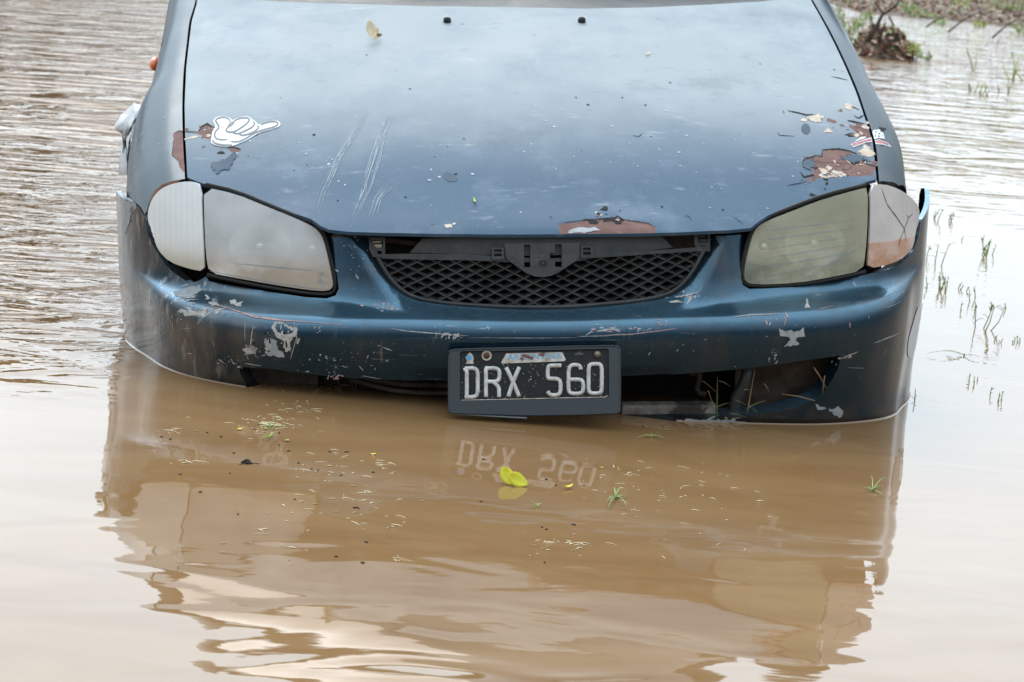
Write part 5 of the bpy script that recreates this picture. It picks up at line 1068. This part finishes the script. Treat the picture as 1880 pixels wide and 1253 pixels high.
bush((1640, 16), 30, 18, 60, M_lime, 'bright green tuft at the top edge beside the branch'); bush((1866, 40), 40, 40, 70, M_grass, 'dark green plant on the bank in the top right corner'); bush((1780, 26), 50, 24, 80, M_grass, 'low green plant among the litter on the top bank')
for i, (x, y, w_, h_) in enumerate(((1700, 34, 60, 16), (1760, 30, 40, 22), (1830, 36, 70, 16), (1726, 46, 30, 14), (1800, 50, 26, 14), (1870, 66, 40, 22), (1668, 30, 30, 20), (1846, 20, 50, 26), (1590, 40, 26, 22), (1575, 56, 22, 26))):
    bush((x, y), w_, h_, 46, (M_grass, M_lime, M_leafg)[i % 3], 'small blurred green weed growing along the far bank top right', group='weeds along the far bank')
for x0_, y0_, x1_, y1_ in ((1740, 60, 1800, 22), (1822, 70, 1874, 34), (1700, 50, 1745, 30)):
    A = Acc(); b_ = (x0_, y0_+6); br([VP(x0_, y0_, b_), VP((x0_+x1_)/2, (y0_+y1_)/2-5, b_), VP(x1_, y1_, b_)], .012, .004, A); place(A, 'bare_twig', [M_bark], 'bare twig lying across the far bank %s' % ({1740: 'behind the tall brown stalk', 1822: 'nearest the right frame corner', 1700: 'nearest the leafy mound'}[x0_]), 'branch', thick=0)
for px, h_, n, lab, ln, mi in (((1854, 148), 66, 4, 'tall yellow green stalk by the right frame edge above', .35, M_lime), ((1876, 150), 60, 3, 'arching green stalk cut by the right frame edge', -.5, M_lime), ((1780, 128), 48, 3, 'brown stalk with yellow tip in the upper right water', .05, M_lime), ((1783, 170), 28, 5, 'little green sprig upper right, the left of a pair', -.1, M_grass), ((1806, 176), 28, 5, 'little green sprig upper right, the right of a pair', .1, M_lime), ((1848, 172), 26, 4, 'reddish brown sprig near the right edge', -.2, M_stem)):
    sprig(px, h_, n, lab, ln, mi, leafy=1.6)
# crumpled white plastic wedged in the left wheel arch
A = Acc(); 
base = [(246, 190, .80), (262, 194, .78), (258, 215, .76), (244, 238, .74), (236, 262, .72), (233, 300, .70), (233, 322, .68), (218, 320, .72), (220, 290, .75), (226, 248, .78), (214, 240, .80), (210, 231, .82), (224, 210, .82)]
n = len(base); P = [c2w(CAM+ray(x, y)*((Yc+.02-CAM[1])/ray(x, y)[1])) for x, y, Yc in base]; c = np.mean(P, 0)
R = [P]; 
for t in (.7, .4, .12): R.append([c+(p_-c)*t+np.array([random.gauss(0, .004), random.gauss(0, .012), random.gauss(0, .004)]) for p_ in P])
A.loft(R); place(A, 'plastic_sheet', [M_wplas], 'crumpled white plastic sheet wedged beside the left front fender', 'plastic', thick=.0012)

# trees on the far left bank: outside the frame, mirrored by the ripples
M_fol = mat('tree_foliage', (.03, .045, .015), .6, var=(.06, .085, .03), vscale=1.2)
def tree_mesh(seed, h):
    random.seed(seed); T = Acc(); T.tube([(0, 0, -.5), (.1, 0, h*.25), (-.05, .1, h*.5), (0, 0, h*.8)], [.26, .2, .14, .05], 8)
    for k in range(7):
        a = k*2.4; z = h*(.3+.07*k); T.tube([(0, 0, z), (math.cos(a)*h*.12, math.sin(a)*h*.12, z+h*.08), (math.cos(a)*h*.24, math.sin(a)*h*.24, z+h*.12)], [.09, .06, .03], 6)
    K = Acc(); cl_ = [(random.gauss(0, h*.16), random.gauss(0, h*.16), h*random.uniform(.28, .92), h*random.uniform(.10, .18)) for _ in range(16)]
    for _ in range(3600):
        c = random.choice(cl_); v = Vector((random.gauss(0, 1), random.gauss(0, 1), random.gauss(0, .8))).normalized()*c[3]*random.uniform(.6, 1.05); p = Vector(c[:3])+v; s_ = random.uniform(.12, .26)
        n_ = Vector((random.gauss(0, 1), random.gauss(0, 1), random.gauss(.4, 1))).normalized(); a_ = n_.orthogonal().normalized()*s_; b_ = n_.cross(a_); K.add([p-a_, p-b_*.6, p+a_, p+b_*.6], [(0, 1, 2, 3)], 0, False)
    return T, K
for i, (x, y, h) in enumerate(((-6.6, 40, 8.6), (-6.4, 47, 10.), (-8.2, 42, 9.), (-10.5, 43, 9.), (-13, 38, 9.), (-16, 43, 10.), (-19.5, 39, 9.), (-23, 42, 10.))):
    T, K = tree_mesh(40+i, h); t_ = empty('tree', (x, y, 0)); T.build('trunk', M_bark, t_); K.build('crown', M_fol, t_); tag(t_, 'leafy tree on the far left bank mirrored in the rippled water', 'tree', 'trees mirrored in the water on the left')
